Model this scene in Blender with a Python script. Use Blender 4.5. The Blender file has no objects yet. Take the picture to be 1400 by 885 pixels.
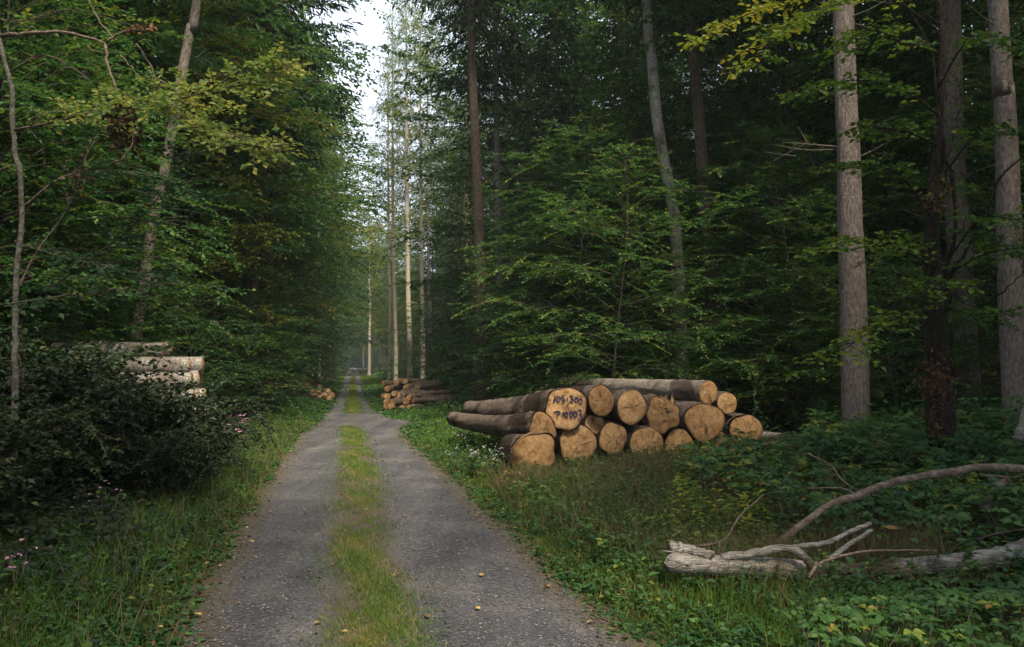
import bpy, math, numpy as np
from math import radians as R, sin, cos, pi
C = bpy.context.scene.collection
rng = np.random.default_rng(11)
U = rng.uniform

# ------------------------------------------------------------------ camera maths
F = 1180.0; CAMZ = 1.6; PITCH = math.atan(52.5 / F)
def W(px, py, d):
    """world point seen at photo pixel (px,py) at distance d along the view"""
    cx = (px - 700) / F; cy = (442.5 - py) / F
    ry = cos(PITCH) - cy * sin(PITCH); rz = sin(PITCH) + cy * cos(PITCH)
    k = d / ry
    return np.array([cx * k, d, CAMZ + rz * k])
def D(py):
    return CAMZ * F / max(py - 495.0, 1.5)
def G(px, py):
    d = D(py); return np.array([(px - 700) / F * d, d, 0.0])

# ------------------------------------------------------------------ mesh helpers
class MB:
    def __init__(s): s.V = []; s.L = []; s.S = []; s.T = []; s.M = []; s.n = 0
    def add(s, V, faces, tint=None, mat=0):
        V = np.asarray(V, float).reshape(-1, 3)
        for f in faces:
            f = np.asarray(f, int)
            if f.size == 0: continue
            s.L.append((f + s.n).ravel()); s.S.append(np.full(f.shape[0], f.shape[1])); s.M.append(np.full(f.shape[0], mat))
        s.V.append(V); s.n += len(V)
        if tint is None: tint = 0.5
        s.T.append(np.broadcast_to(np.asarray(tint, float), (len(V),)))
    def mesh(s, name, mats, smooth=False):
        me = bpy.data.meshes.new(name)
        if not s.V: return me
        V = np.concatenate(s.V); L = np.concatenate(s.L); S = np.concatenate(s.S); T = np.concatenate(s.T); M = np.concatenate(s.M)
        me.vertices.add(len(V)); me.vertices.foreach_set('co', V.ravel().astype(np.float32))
        me.loops.add(len(L)); me.loops.foreach_set('vertex_index', L.astype(np.int32))
        me.polygons.add(len(S)); st = np.concatenate([[0], np.cumsum(S)[:-1]])
        me.polygons.foreach_set('loop_start', st.astype(np.int32))
        if M.any(): me.polygons.foreach_set('material_index', M.astype(np.int32))
        me.update(calc_edges=True)
        if smooth: me.polygons.foreach_set('use_smooth', np.ones(len(S), bool))
        else: me.polygons.foreach_set('use_smooth', np.zeros(len(S), bool))
        a = me.attributes.new('tint', 'FLOAT', 'POINT'); a.data.foreach_set('value', T.astype(np.float32))
        for m in (mats if isinstance(mats, (list, tuple)) else [mats]): me.materials.append(m)
        me.update()
        return me

def link(name, me, parent=None, **kw):
    o = bpy.data.objects.new(name, me); C.objects.link(o)
    if parent is not None: o.parent = parent
    for k, v in kw.items(): o[k] = v
    return o
def empty(name, loc, label, cat, group=None, rz=0, s=1):
    o = bpy.data.objects.new(name, None); C.objects.link(o); o.location = loc
    o.rotation_euler = (0, 0, rz); o.scale = (s, s, s); o.empty_display_size = .1
    o['label'] = label; o['category'] = cat
    if group: o['group'] = group
    return o
def copy_tree(o, loc, rz, s, label=None):
    c = o.copy(); C.objects.link(c); c.location = loc; c.rotation_euler = (0, 0, rz)
    c.scale = s if isinstance(s, tuple) else (s, s, s)
    if label: c['label'] = label
    for ch in list(o.children):
        k = ch.copy(); C.objects.link(k); k.parent = c
    return c

def nrm(a): return a / np.maximum(np.linalg.norm(a, axis=-1, keepdims=True), 1e-9)
def smooth_path(P, n):
    """Catmull-Rom through P"""
    P = np.asarray(P, float)
    if len(P) == 2: t = np.linspace(0, 1, n)[:, None]; return P[0] * (1 - t) + P[1] * t
    Q = np.vstack([2 * P[0] - P[1], P, 2 * P[-1] - P[-2]]); out = []
    ts = np.linspace(0, len(P) - 1, n)
    for t in ts:
        i = min(int(t), len(P) - 2); u = t - i; a, b, c, d = Q[i:i + 4]
        out.append(.5 * ((2 * b) + (-a + c) * u + (2 * a - 5 * b + 4 * c - d) * u * u + (-a + 3 * b - 3 * c + d) * u ** 3))
    return np.array(out)
def tube(mb, P, rad, sides=8, tint=.5, cap=True, prof=None, mat=0):
    P = np.asarray(P, float); n = len(P); rad = np.broadcast_to(np.asarray(rad, float), (n,))
    T = nrm(np.gradient(P, axis=0)); ref = np.array([0, 0, 1.]) if abs(T[0][2]) < .8 else np.array([1., 0, 0])
    A = np.cross(T, ref); A = nrm(A); B = np.cross(T, A)
    th = np.linspace(0, 2 * pi, sides, endpoint=False)
    pr = np.ones((n, sides)) if prof is None else prof
    V = P[:, None, :] + (rad[:, None] * pr)[:, :, None] * (np.cos(th)[None, :, None] * A[:, None, :] + np.sin(th)[None, :, None] * B[:, None, :])
    i = np.arange(n - 1)[:, None] * sides; j = np.arange(sides)[None, :]; j2 = (j + 1) % sides
    q = np.stack([i + j, i + j2, i + sides + j2, i + sides + j], -1).reshape(-1, 4)
    fs = [q]
    if cap: fs += [np.arange(sides)[::-1][None, :], (np.arange(sides) + (n - 1) * sides)[None, :]]
    mb.add(V.reshape(-1, 3), fs, tint, mat)

LEAF = {  # u along, v across, w up
 'diamond': (np.array([[0, 0, 0], [.45, .34, .10], [1, 0, -.06], [.45, -.34, .10]]), [np.array([[0, 2, 1], [0, 3, 2]])]),
 'needle': (np.array([[0, .08, 0], [0, -.08, 0], [.6, -.13, .0], [1, 0, -.05], [.6, .13, .0]]), [np.array([[0, 1, 2, 4]]), np.array([[4, 2, 3]])]),
 'oval': (np.array([[0, 0, 0], [.25, .27, .06], [.6, .30, .05], [1, 0, -.12], [.6, -.30, .05], [.25, -.27, .06], [.45, 0, -.02]]),
          [np.array([[0, 6, 2, 1], [0, 5, 4, 6]]), np.array([[6, 3, 2], [6, 4, 3]])]),
 'blade': (np.array([[0, .5, 0], [0, -.5, 0], [.5, -.42, .06], [.5, .42, .06], [1, 0, -.16]]), [np.array([[0, 1, 2, 3]]), np.array([[3, 2, 4]])]),
}
_u = np.array([.10, .30, .52, .75, .90]); _v = np.array([.17, .30, .27, .16, .07]); _w = np.array([.05, .07, .05, -.02, -.08])
_tv = [[0, 0, 0]] + [[a, b, c] for a, b, c in zip(_u, _v, _w)] + [[1.04, 0, -.14]] + [[a, -b, c] for a, b, c in zip(_u[::-1], _v[::-1], _w[::-1])] + [[.30, 0, -.01], [.62, 0, -.03]]
LEAF['toothed'] = (np.array(_tv), [np.array([[0, 12, 2, 1], [12, 13, 3, 2], [13, 5, 4, 3], [0, 11, 10, 12], [12, 10, 9, 13], [13, 9, 8, 7]]), np.array([[13, 6, 5], [13, 7, 6]])])
def leaves(mb, P, Dn, N, size, tint, kind='diamond', width=1.0, mat=0):
    tv, tf = LEAF[kind]; n = len(P)
    if n == 0: return
    Dn = nrm(Dn); S = nrm(np.cross(N, Dn)); N2 = np.cross(Dn, S)
    size = np.broadcast_to(np.asarray(size, float), (n,)); width = np.broadcast_to(np.asarray(width, float), (n,))
    if kind == 'blade': wv = width[:, None] * tv[None, :, 1]
    else: wv = (size * width)[:, None] * tv[None, :, 1]
    V = (P[:, None, :] + (size[:, None] * tv[None, :, 0])[..., None] * Dn[:, None, :] + wv[..., None] * S[:, None, :]
         + (size[:, None] * tv[None, :, 2])[..., None] * N2[:, None, :])
    k = len(tv); off = (np.arange(n) * k)[:, None, None]
    fs = [(f[None] + off).reshape(-1, f.shape[1]) for f in tf]
    mb.add(V.reshape(-1, 3), fs, np.repeat(np.broadcast_to(tint, (n,)), k), mat)

def twig_leaves(lf, P0, Dt, Lt, sp, size, kind='diamond', width=1.0, droop=.25, tint=None, jit=.35, ang=.85, alt=True, upn=1.0):
    """leaves along many twigs at once"""
    n = len(P0)
    if n == 0: return
    K = max(1, int(Lt.max() / sp) + 1)
    k = np.arange(K)[None, :]; s = (k + U(-.3, .3, (n, K))) * sp; s = np.abs(s)
    m = (s <= Lt[:, None])
    i, j = np.nonzero(m); s = s[i, j]; d = Dt[i]
    pos = P0[i] + d * s[:, None]; pos[:, 2] -= droop * s ** 2
    dd = d.copy(); dd[:, 2] -= 2 * droop * s; dd = nrm(dd)
    side = nrm(np.cross(np.array([0, 0, 1.]), dd)) ; sg = np.where((j % 2) == 0, 1, -1)[:, None] * 1.0
    last = (s > Lt[i] - sp)[:, None]
    ld = np.where(last, dd, dd * cos(ang) + side * sg * sin(ang)) + rng.normal(0, .18, (len(s), 3))
    N = np.array([0, 0, upn]) + rng.normal(0, jit, (len(s), 3))
    sz = size * U(.65, 1.2, len(s))
    if tint is None: tt = np.clip(U(.15, .85, n)[i] + rng.normal(0, .13, len(s)), 0, 1)
    else: tt = np.clip(tint[i] + rng.normal(0, .12, len(s)), 0, 1)
    leaves(lf, pos, ld, N, sz, tt, kind, width)

def leafy_limb(wood, lf, pts, r0, r1=.004, tw_sp=.16, tw_len=.6, sp=.045, size=.065, start=.15, droop=.2, tint=None, spread3=.25, kind='diamond', width=1., woodtwig=True, jit=.35, n=14):
    P = smooth_path(pts, n); 
    tube(wood, P, np.linspace(r0, r1, n), 6)
    seg = np.linalg.norm(np.diff(P, axis=0), axis=1); L = seg.sum(); cs = np.concatenate([[0], np.cumsum(seg)])
    s = np.arange(L * start, L, tw_sp); s = s + U(-.4, .4, len(s)) * tw_sp; s = np.clip(s, 0, L * .999)
    X = np.stack([np.interp(s, cs, P[:, a]) for a in range(3)], 1)
    T = nrm(np.stack([np.interp(s, cs, np.gradient(P, axis=0)[:, a]) for a in range(3)], 1))
    side = nrm(np.cross(np.array([0, 0, 1.]), T)); sg = np.where(np.arange(len(s)) % 2 == 0, 1., -1.)[:, None]
    a = U(.6, 1.15, len(s))[:, None]
    d = T * np.cos(a) + side * sg * np.sin(a) + rng.normal(0, spread3, (len(s), 3)); d[:, 2] *= .8; d = nrm(d)
    f = s / L; Lt = tw_len * (.35 + .65 * np.sin(pi * np.clip((f - start) / (1.05 - start), 0, 1)) ** .6) * U(.6, 1.2, len(s))
    tn = None if tint is None else np.clip(tint + rng.normal(0, .12, len(s)), 0, 1)
    twig_leaves(lf, X, d, Lt, sp, size, kind, width, droop, tn, jit)
    # second order twigs
    m = Lt > .3
    if m.any():
        X2 = []; D2 = []; L2 = []; T2 = []
        for q in (.25, .5, .75):
            b = X[m] + d[m] * (Lt[m] * q)[:, None]; b[:, 2] -= droop * (Lt[m] * q) ** 2
            sd = nrm(np.cross(np.array([0, 0, 1.]), d[m])) * (1 if q == .5 else -1)
            dd = nrm(d[m] * .6 + sd * .8 + rng.normal(0, spread3, (m.sum(), 3)))
            X2.append(b); D2.append(dd); L2.append(Lt[m] * (1 - q) * U(.5, .8)); T2.append(tn[m] if tn is not None else U(.2, .8, m.sum()))
        twig_leaves(lf, np.vstack(X2), np.vstack(D2), np.concatenate(L2), sp, size, kind, width, droop, np.concatenate(T2), jit)
    if woodtwig:
        for x, dd, l in zip(X, d, Lt):
            q = np.array([x, x + dd * l * .5 - [0, 0, droop * l * l * .25], x + dd * l - [0, 0, droop * l * l]])
            tube(wood, q, [.006, .004, .002], 3, cap=False)

# ------------------------------------------------------------------ materials
def newmat(name):
    m = bpy.data.materials.new(name); m.use_nodes = True; nt = m.node_tree
    for n in list(nt.nodes): nt.nodes.remove(n)
    out = nt.nodes.new('ShaderNodeOutputMaterial')
    return m, nt, out
def N(nt, t, **kw):
    n = nt.nodes.new(t)
    for k, v in kw.items():
        if k in n.inputs.keys(): n.inputs[k].default_value = v
        else: setattr(n, k, v)
    return n
def ramp(nt, cols, fac=None):
    r = nt.nodes.new('ShaderNodeValToRGB'); e = r.color_ramp.elements
    while len(e) > 1: e.remove(e[-1])
    e[0].position = cols[0][0]; e[0].color = (*cols[0][1], 1)
    for p, c in cols[1:]:
        x = e.new(p); x.color = (*c, 1)
    if fac is not None: nt.links.new(fac, r.inputs[0])
    return r
def leaf_mat(name, cols, rough=.55, trans=.35, tcol=1.5, spec=.3):
    m, nt, out = newmat(name); at = N(nt, 'ShaderNodeAttribute', attribute_name='tint')
    oi = N(nt, 'ShaderNodeObjectInfo'); ad = N(nt, 'ShaderNodeMath', operation='MULTIPLY_ADD'); ad.inputs[1].default_value = .3; ad.inputs[2].default_value = -.15
    nt.links.new(oi.outputs['Random'], ad.inputs[0]); sm = N(nt, 'ShaderNodeMath', operation='ADD', use_clamp=True)
    nt.links.new(at.outputs['Fac'], sm.inputs[0]); nt.links.new(ad.outputs[0], sm.inputs[1])
    r = ramp(nt, cols, sm.outputs[0])
    b = N(nt, 'ShaderNodeBsdfPrincipled', Roughness=rough); b.inputs['Specular IOR Level'].default_value = spec
    nt.links.new(r.outputs[0], b.inputs['Base Color'])
    if trans > 0:
        t = N(nt, 'ShaderNodeBsdfTranslucent'); mx = N(nt, 'ShaderNodeMixShader'); mx.inputs[0].default_value = trans
        mc = N(nt, 'ShaderNodeMix', data_type='RGBA', blend_type='MULTIPLY'); mc.inputs[0].default_value = 1
        nt.links.new(r.outputs[0], mc.inputs[6]); mc.inputs[7].default_value = (tcol * 1.0, tcol, tcol * .7, 1)
        nt.links.new(mc.outputs[2], t.inputs[0]); nt.links.new(b.outputs[0], mx.inputs[1]); nt.links.new(t.outputs[0], mx.inputs[2])
        nt.links.new(mx.outputs[0], out.inputs[0])
    else: nt.links.new(b.outputs[0], out.inputs[0])
    return m
def bark_mat(name, c1, c2, c3, scale=(10, 10, 2.5), bump=.6, patches=None, rough=.9, detail=8):
    m, nt, out = newmat(name); tc = N(nt, 'ShaderNodeTexCoord'); mp = N(nt, 'ShaderNodeMapping'); mp.inputs['Scale'].default_value = scale
    nt.links.new(tc.outputs['Object'], mp.inputs[0])
    n1 = N(nt, 'ShaderNodeTexNoise', Scale=2.2, Detail=detail, Roughness=.65); nt.links.new(mp.outputs[0], n1.inputs[0])
    v = N(nt, 'ShaderNodeTexVoronoi', feature='DISTANCE_TO_EDGE', Scale=3.0); nt.links.new(mp.outputs[0], v.inputs[0])
    r = ramp(nt, [(.3, c1), (.5, c2), (.68, c3)], n1.outputs[0]); col = r.outputs[0]
    if patches:
        n2 = N(nt, 'ShaderNodeTexNoise', Scale=1.1, Detail=5, Roughness=.6); nt.links.new(tc.outputs['Object'], n2.inputs[0])
        r2 = ramp(nt, [(patches[1], (0, 0, 0)), (patches[1] + .08, (1, 1, 1))], n2.outputs[0])
        mx = N(nt, 'ShaderNodeMix', data_type='RGBA'); nt.links.new(r2.outputs[0], mx.inputs[0]); nt.links.new(col, mx.inputs[6]); mx.inputs[7].default_value = (*patches[0], 1); col = mx.outputs[2]
    b = N(nt, 'ShaderNodeBsdfPrincipled', Roughness=rough); b.inputs['Specular IOR Level'].default_value = .2
    nt.links.new(col, b.inputs['Base Color'])
    rr = ramp(nt, [(0, (0, 0, 0)), (.12, (1, 1, 1))], v.outputs[0]); ml = N(nt, 'ShaderNodeMath', operation='MULTIPLY_ADD'); nt.links.new(rr.outputs[0], ml.inputs[0]); ml.inputs[1].default_value = .4; nt.links.new(n1.outputs[0], ml.inputs[2])
    bp = N(nt, 'ShaderNodeBump', Strength=bump, Distance=.02); nt.links.new(ml.outputs[0], bp.inputs['Height']); nt.links.new(bp.outputs[0], b.inputs['Normal'])
    nt.links.new(b.outputs[0], out.inputs[0]); return m

M = {}
g = lambda *a: tuple(a)
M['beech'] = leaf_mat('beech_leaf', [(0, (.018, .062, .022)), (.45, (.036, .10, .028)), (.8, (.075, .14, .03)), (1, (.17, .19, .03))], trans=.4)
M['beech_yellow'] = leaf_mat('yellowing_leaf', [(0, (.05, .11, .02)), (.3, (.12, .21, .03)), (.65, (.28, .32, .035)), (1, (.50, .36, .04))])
M['beech_lit'] = leaf_mat('sunlit_green_leaf', [(0, (.07, .15, .05)), (.5, (.15, .25, .07)), (.85, (.28, .33, .09)), (1, (.38, .36, .08))], trans=.4)  # leaf colour brightened to stand in for sun on the birch bough
M['beech_gold'] = leaf_mat('backlit_golden_leaf', [(0, (.04, .09, .015)), (.45, (.08, .13, .02)), (.8, (.15, .17, .022)), (1, (.28, .22, .03))])  # yellowish leaf green with warm backlight mixed into the colour
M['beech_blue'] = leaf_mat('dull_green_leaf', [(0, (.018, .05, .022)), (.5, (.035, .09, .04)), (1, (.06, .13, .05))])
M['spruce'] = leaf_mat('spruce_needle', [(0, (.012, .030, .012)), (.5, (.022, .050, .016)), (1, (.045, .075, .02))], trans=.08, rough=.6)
M['spruce_bright'] = leaf_mat('spruce_needle_bright', [(0, (.02, .05, .015)), (.5, (.04, .085, .02)), (1, (.07, .12, .03))], trans=.12, rough=.6)  # brighter green needle colours, used on the young spruces
M['brown_leaf'] = leaf_mat('withered_leaf', [(0, (.05, .025, .016)), (.5, (.11, .055, .03)), (1, (.26, .14, .05))], trans=.15)
M['yellow_leaf'] = leaf_mat('fallen_leaf', [(0, (.20, .11, .04)), (.5, (.40, .28, .09)), (1, (.48, .40, .17))], trans=.1)
M['bramble'] = leaf_mat('bramble_leaf', [(0, (.016, .06, .02)), (.5, (.042, .105, .024)), (.84, (.075, .16, .03)), (.93, (.18, .21, .03)), (.97, (.28, .26, .04)), (1, (.24, .15, .04))], trans=.25, rough=.5)
M['grass'] = leaf_mat('grass_blade', [(0, (.03, .085, .012)), (.5, (.07, .15, .018)), (.8, (.12, .19, .025)), (.9, (.20, .19, .05)), (1, (.28, .22, .09))], trans=.3, tcol=1.3)
M['dry'] = leaf_mat('dry_grass', [(0, (.07, .075, .025)), (.4, (.13, .10, .045)), (1, (.24, .17, .09))], trans=.2, tcol=1.2)
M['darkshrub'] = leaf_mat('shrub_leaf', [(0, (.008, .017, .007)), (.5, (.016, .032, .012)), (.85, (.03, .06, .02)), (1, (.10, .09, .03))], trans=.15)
M['pink'] = leaf_mat('pink_petal', [(0, (.50, .20, .40)), (1, (.72, .45, .65))], trans=.3, tcol=1)
M['white'] = leaf_mat('white_petal', [(0, (.36, .34, .40)), (1, (.52, .50, .56))], trans=.2, tcol=1)

M['bark_spruce'] = bark_mat('spruce_bark', (.09, .06, .045), (.17, .12, .09), (.27, .20, .16), (9, 9, 3.5), .9)
M['bark_black'] = bark_mat('blackish_bark', (.018, .014, .011), (.035, .028, .022), (.065, .052, .04), (9, 9, 4), 1.2)
M['bark_dark'] = bark_mat('dark_bark', (.04, .03, .022), (.08, .06, .045), (.13, .10, .08), (9, 9, 3), .9)
M['bark_grey'] = bark_mat('grey_bark', (.16, .14, .125), (.28, .25, .22), (.40, .37, .33), (5, 5, 9), .5, patches=((.10, .085, .07), .55))
M['bark_limb'] = bark_mat('limb_bark', (.045, .038, .03), (.08, .07, .055), (.12, .105, .085), (8, 8, 8), .3)
M['bark_stem'] = bark_mat('stem_bark', (.07, .06, .05), (.15, .14, .12), (.26, .25, .22), (9, 9, 14), .6, patches=((.06, .055, .045), .55))
M['bark_pale'] = bark_mat('pale_bark', (.20, .18, .14), (.33, .30, .25), (.46, .43, .37), (6, 6, 12), .4, patches=((.14, .12, .09), .6))
M['bark_larch'] = bark_mat('plated_bark', (.10, .078, .065), (.21, .175, .155), (.33, .29, .26), (11, 11, 4), 1.2)
M['wood_twig'] = bark_mat('twig_bark', (.07, .055, .04), (.13, .10, .08), (.2, .16, .12), (12, 12, 12), .3)
M['dead_wood'] = bark_mat('dead_branch_wood', (.09, .06, .045), (.19, .14, .11), (.32, .26, .21), (8, 8, 8), .6)
M['log_bark'] = bark_mat('log_bark', (.08, .058, .045), (.25, .19, .155), (.42, .345, .29), (7, 7, 16), 2.2, patches=((.085, .062, .045), .54))
M['log_bark_pale'] = bark_mat('weathered_log_bark', (.11, .09, .075), (.26, .23, .20), (.42, .38, .34), (7, 7, 12), 1.3, patches=((.10, .075, .06), .56))
M['log_bark_grey'] = bark_mat('grey_log_bark', (.12, .105, .09), (.27, .25, .23), (.42, .40, .37), (9, 5, 9), 1.2, patches=((.16, .13, .11), .6))
M['grey_wood'] = bark_mat('bleached_wood', (.11, .095, .078), (.27, .25, .225), (.46, .43, .40), (3, 14, 14), .9, patches=((.09, .075, .045), .52))

def endgrain():
    m, nt, out = newmat('cut_wood'); tc = N(nt, 'ShaderNodeTexCoord'); oi = N(nt, 'ShaderNodeObjectInfo')
    nz = N(nt, 'ShaderNodeTexNoise', Scale=3.0, Detail=4); nt.links.new(tc.outputs['Object'], nz.inputs[0])
    add = N(nt, 'ShaderNodeMix', data_type='RGBA', blend_type='ADD'); add.inputs[0].default_value = .06
    nt.links.new(tc.outputs['Object'], add.inputs[6]); nt.links.new(nz.outputs['Color'], add.inputs[7])
    ln = N(nt, 'ShaderNodeVectorMath', operation='LENGTH'); mp = N(nt, 'ShaderNodeMapping'); mp.inputs['Scale'].default_value = (1, 1, 0); nt.links.new(add.outputs[2], mp.inputs[0]); nt.links.new(mp.outputs[0], ln.inputs[0])
    mu = N(nt, 'ShaderNodeMath', operation='MULTIPLY'); mu.inputs[1].default_value = 260; nt.links.new(ln.outputs['Value'], mu.inputs[0])
    sn = N(nt, 'ShaderNodeMath', operation='SINE'); nt.links.new(mu.outputs[0], sn.inputs[0])
    # blotches
    cm = N(nt, 'ShaderNodeVectorMath', operation='ADD'); sc = N(nt, 'ShaderNodeVectorMath', operation='SCALE'); cb = N(nt, 'ShaderNodeCombineXYZ')
    for k in range(3): nt.links.new(oi.outputs['Random'], cb.inputs[k])
    nt.links.new(cb.outputs[0], sc.inputs[0]); sc.inputs['Scale'].default_value = 40; nt.links.new(tc.outputs['Object'], cm.inputs[0]); nt.links.new(sc.outputs[0], cm.inputs[1])
    n2 = N(nt, 'ShaderNodeTexNoise', Scale=9.0, Detail=8, Roughness=.7); nt.links.new(cm.outputs[0], n2.inputs[0])
    n3 = N(nt, 'ShaderNodeTexNoise', Scale=60.0, Detail=3, Roughness=.6); nt.links.new(cm.outputs[0], n3.inputs[0])
    r = ramp(nt, [(.30, (.13, .065, .03)), (.43, (.36, .205, .09)), (.55, (.53, .33, .155)), (.72, (.66, .45, .24))], n2.outputs[0])
    r3 = ramp(nt, [(.3, (.6, .6, .6)), (.6, (1.05, 1.05, 1.05))], n3.outputs[0])
    rvr = ramp(nt, [(0, (.62, .60, .60)), (.5, (.98, .98, 1.0)), (1, (1.12, 1.12, 1.15))], oi.outputs['Random']); mvr = N(nt, 'ShaderNodeMix', data_type='RGBA', blend_type='MULTIPLY'); mvr.inputs[0].default_value = 1; nt.links.new(r.outputs[0], mvr.inputs[6]); nt.links.new(rvr.outputs[0], mvr.inputs[7]); r = type('o', (), {'outputs': [mvr.outputs[2]]})
    ma = N(nt, 'ShaderNodeMix', data_type='RGBA', blend_type='MULTIPLY'); ma.inputs[0].default_value = .8; nt.links.new(r.outputs[0], ma.inputs[6]); nt.links.new(r3.outputs[0], ma.inputs[7])
    rs = ramp(nt, [(0, (.58, .50, .42)), (.6, (1, 1, 1))], None); mr = N(nt, 'ShaderNodeMapRange'); mr.inputs['From Min'].default_value = -1; nt.links.new(sn.outputs[0], mr.inputs[0]); nt.links.new(mr.outputs[0], rs.inputs[0])
    mb = N(nt, 'ShaderNodeMix', data_type='RGBA', blend_type='MULTIPLY'); mb.inputs[0].default_value = .55; nt.links.new(ma.outputs[2], mb.inputs[6]); nt.links.new(rs.outputs[0], mb.inputs[7])
    # attribute tint = dirt at rim / cracks
    at = N(nt, 'ShaderNodeAttribute', attribute_name='tint'); mc = N(nt, 'ShaderNodeMix', data_type='RGBA'); nt.links.new(at.outputs['Fac'], mc.inputs[0]); nt.links.new(mb.outputs[2], mc.inputs[6]); mc.inputs[7].default_value = (.10, .055, .03, 1)
    b = N(nt, 'ShaderNodeBsdfPrincipled', Roughness=.85); b.inputs['Specular IOR Level'].default_value = .2; nt.links.new(mc.outputs[2], b.inputs['Base Color'])
    bp = N(nt, 'ShaderNodeBump', Strength=.6, Distance=.01); mm = N(nt, 'ShaderNodeMath', operation='ADD'); nt.links.new(n3.outputs[0], mm.inputs[0]); nt.links.new(n2.outputs[0], mm.inputs[1]); nt.links.new(mm.outputs[0], bp.inputs['Height']); nt.links.new(bp.outputs[0], b.inputs['Normal'])
    nt.links.new(b.outputs[0], out.inputs[0]); return m
M['end'] = endgrain()
def plain(name, c, rough=.7):
    m, nt, out = newmat(name); tc = N(nt, 'ShaderNodeTexCoord'); n1 = N(nt, 'ShaderNodeTexNoise', Scale=40.0, Detail=4); nt.links.new(tc.outputs['Object'], n1.inputs[0])
    r = ramp(nt, [(.3, tuple(x * .7 for x in c)), (.7, tuple(x * 1.25 for x in c))], n1.outputs[0]); b = N(nt, 'ShaderNodeBsdfPrincipled', Roughness=rough); nt.links.new(r.outputs[0], b.inputs['Base Color']); nt.links.new(b.outputs[0], out.inputs[0]); return m
M['paint'] = plain('blue_marking_paint', (.018, .018, .085), .5)

def ground_mat():
    m, nt, out = newmat('forest_floor'); tc = N(nt, 'ShaderNodeTexCoord')
    n1 = N(nt, 'ShaderNodeTexNoise', Scale=.6, Detail=6); n2 = N(nt, 'ShaderNodeTexNoise', Scale=14.0, Detail=8, Roughness=.7)
    for n in (n1, n2): nt.links.new(tc.outputs['Object'], n.inputs[0])
    r1 = ramp(nt, [(.35, (.030, .024, .014)), (.5, (.028, .042, .014)), (.65, (.040, .060, .018))], n1.outputs[0])
    r2 = ramp(nt, [(.3, (.5, .5, .5)), (.7, (1.5, 1.4, 1.3))], n2.outputs[0])
    mx = N(nt, 'ShaderNodeMix', data_type='RGBA', blend_type='MULTIPLY'); mx.inputs[0].default_value = 1; nt.links.new(r1.outputs[0], mx.inputs[6]); nt.links.new(r2.outputs[0], mx.inputs[7])
    b = N(nt, 'ShaderNodeBsdfPrincipled', Roughness=.95); b.inputs['Specular IOR Level'].default_value = .1
    nt.links.new(mx.outputs[2], b.inputs['Base Color']); bp = N(nt, 'ShaderNodeBump', Strength=.8, Distance=.05); nt.links.new(n2.outputs[0], bp.inputs['Height']); nt.links.new(bp.outputs[0], b.inputs['Normal'])
    nt.links.new(b.outputs[0], out.inputs[0]); return m
M['ground'] = ground_mat()
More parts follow.
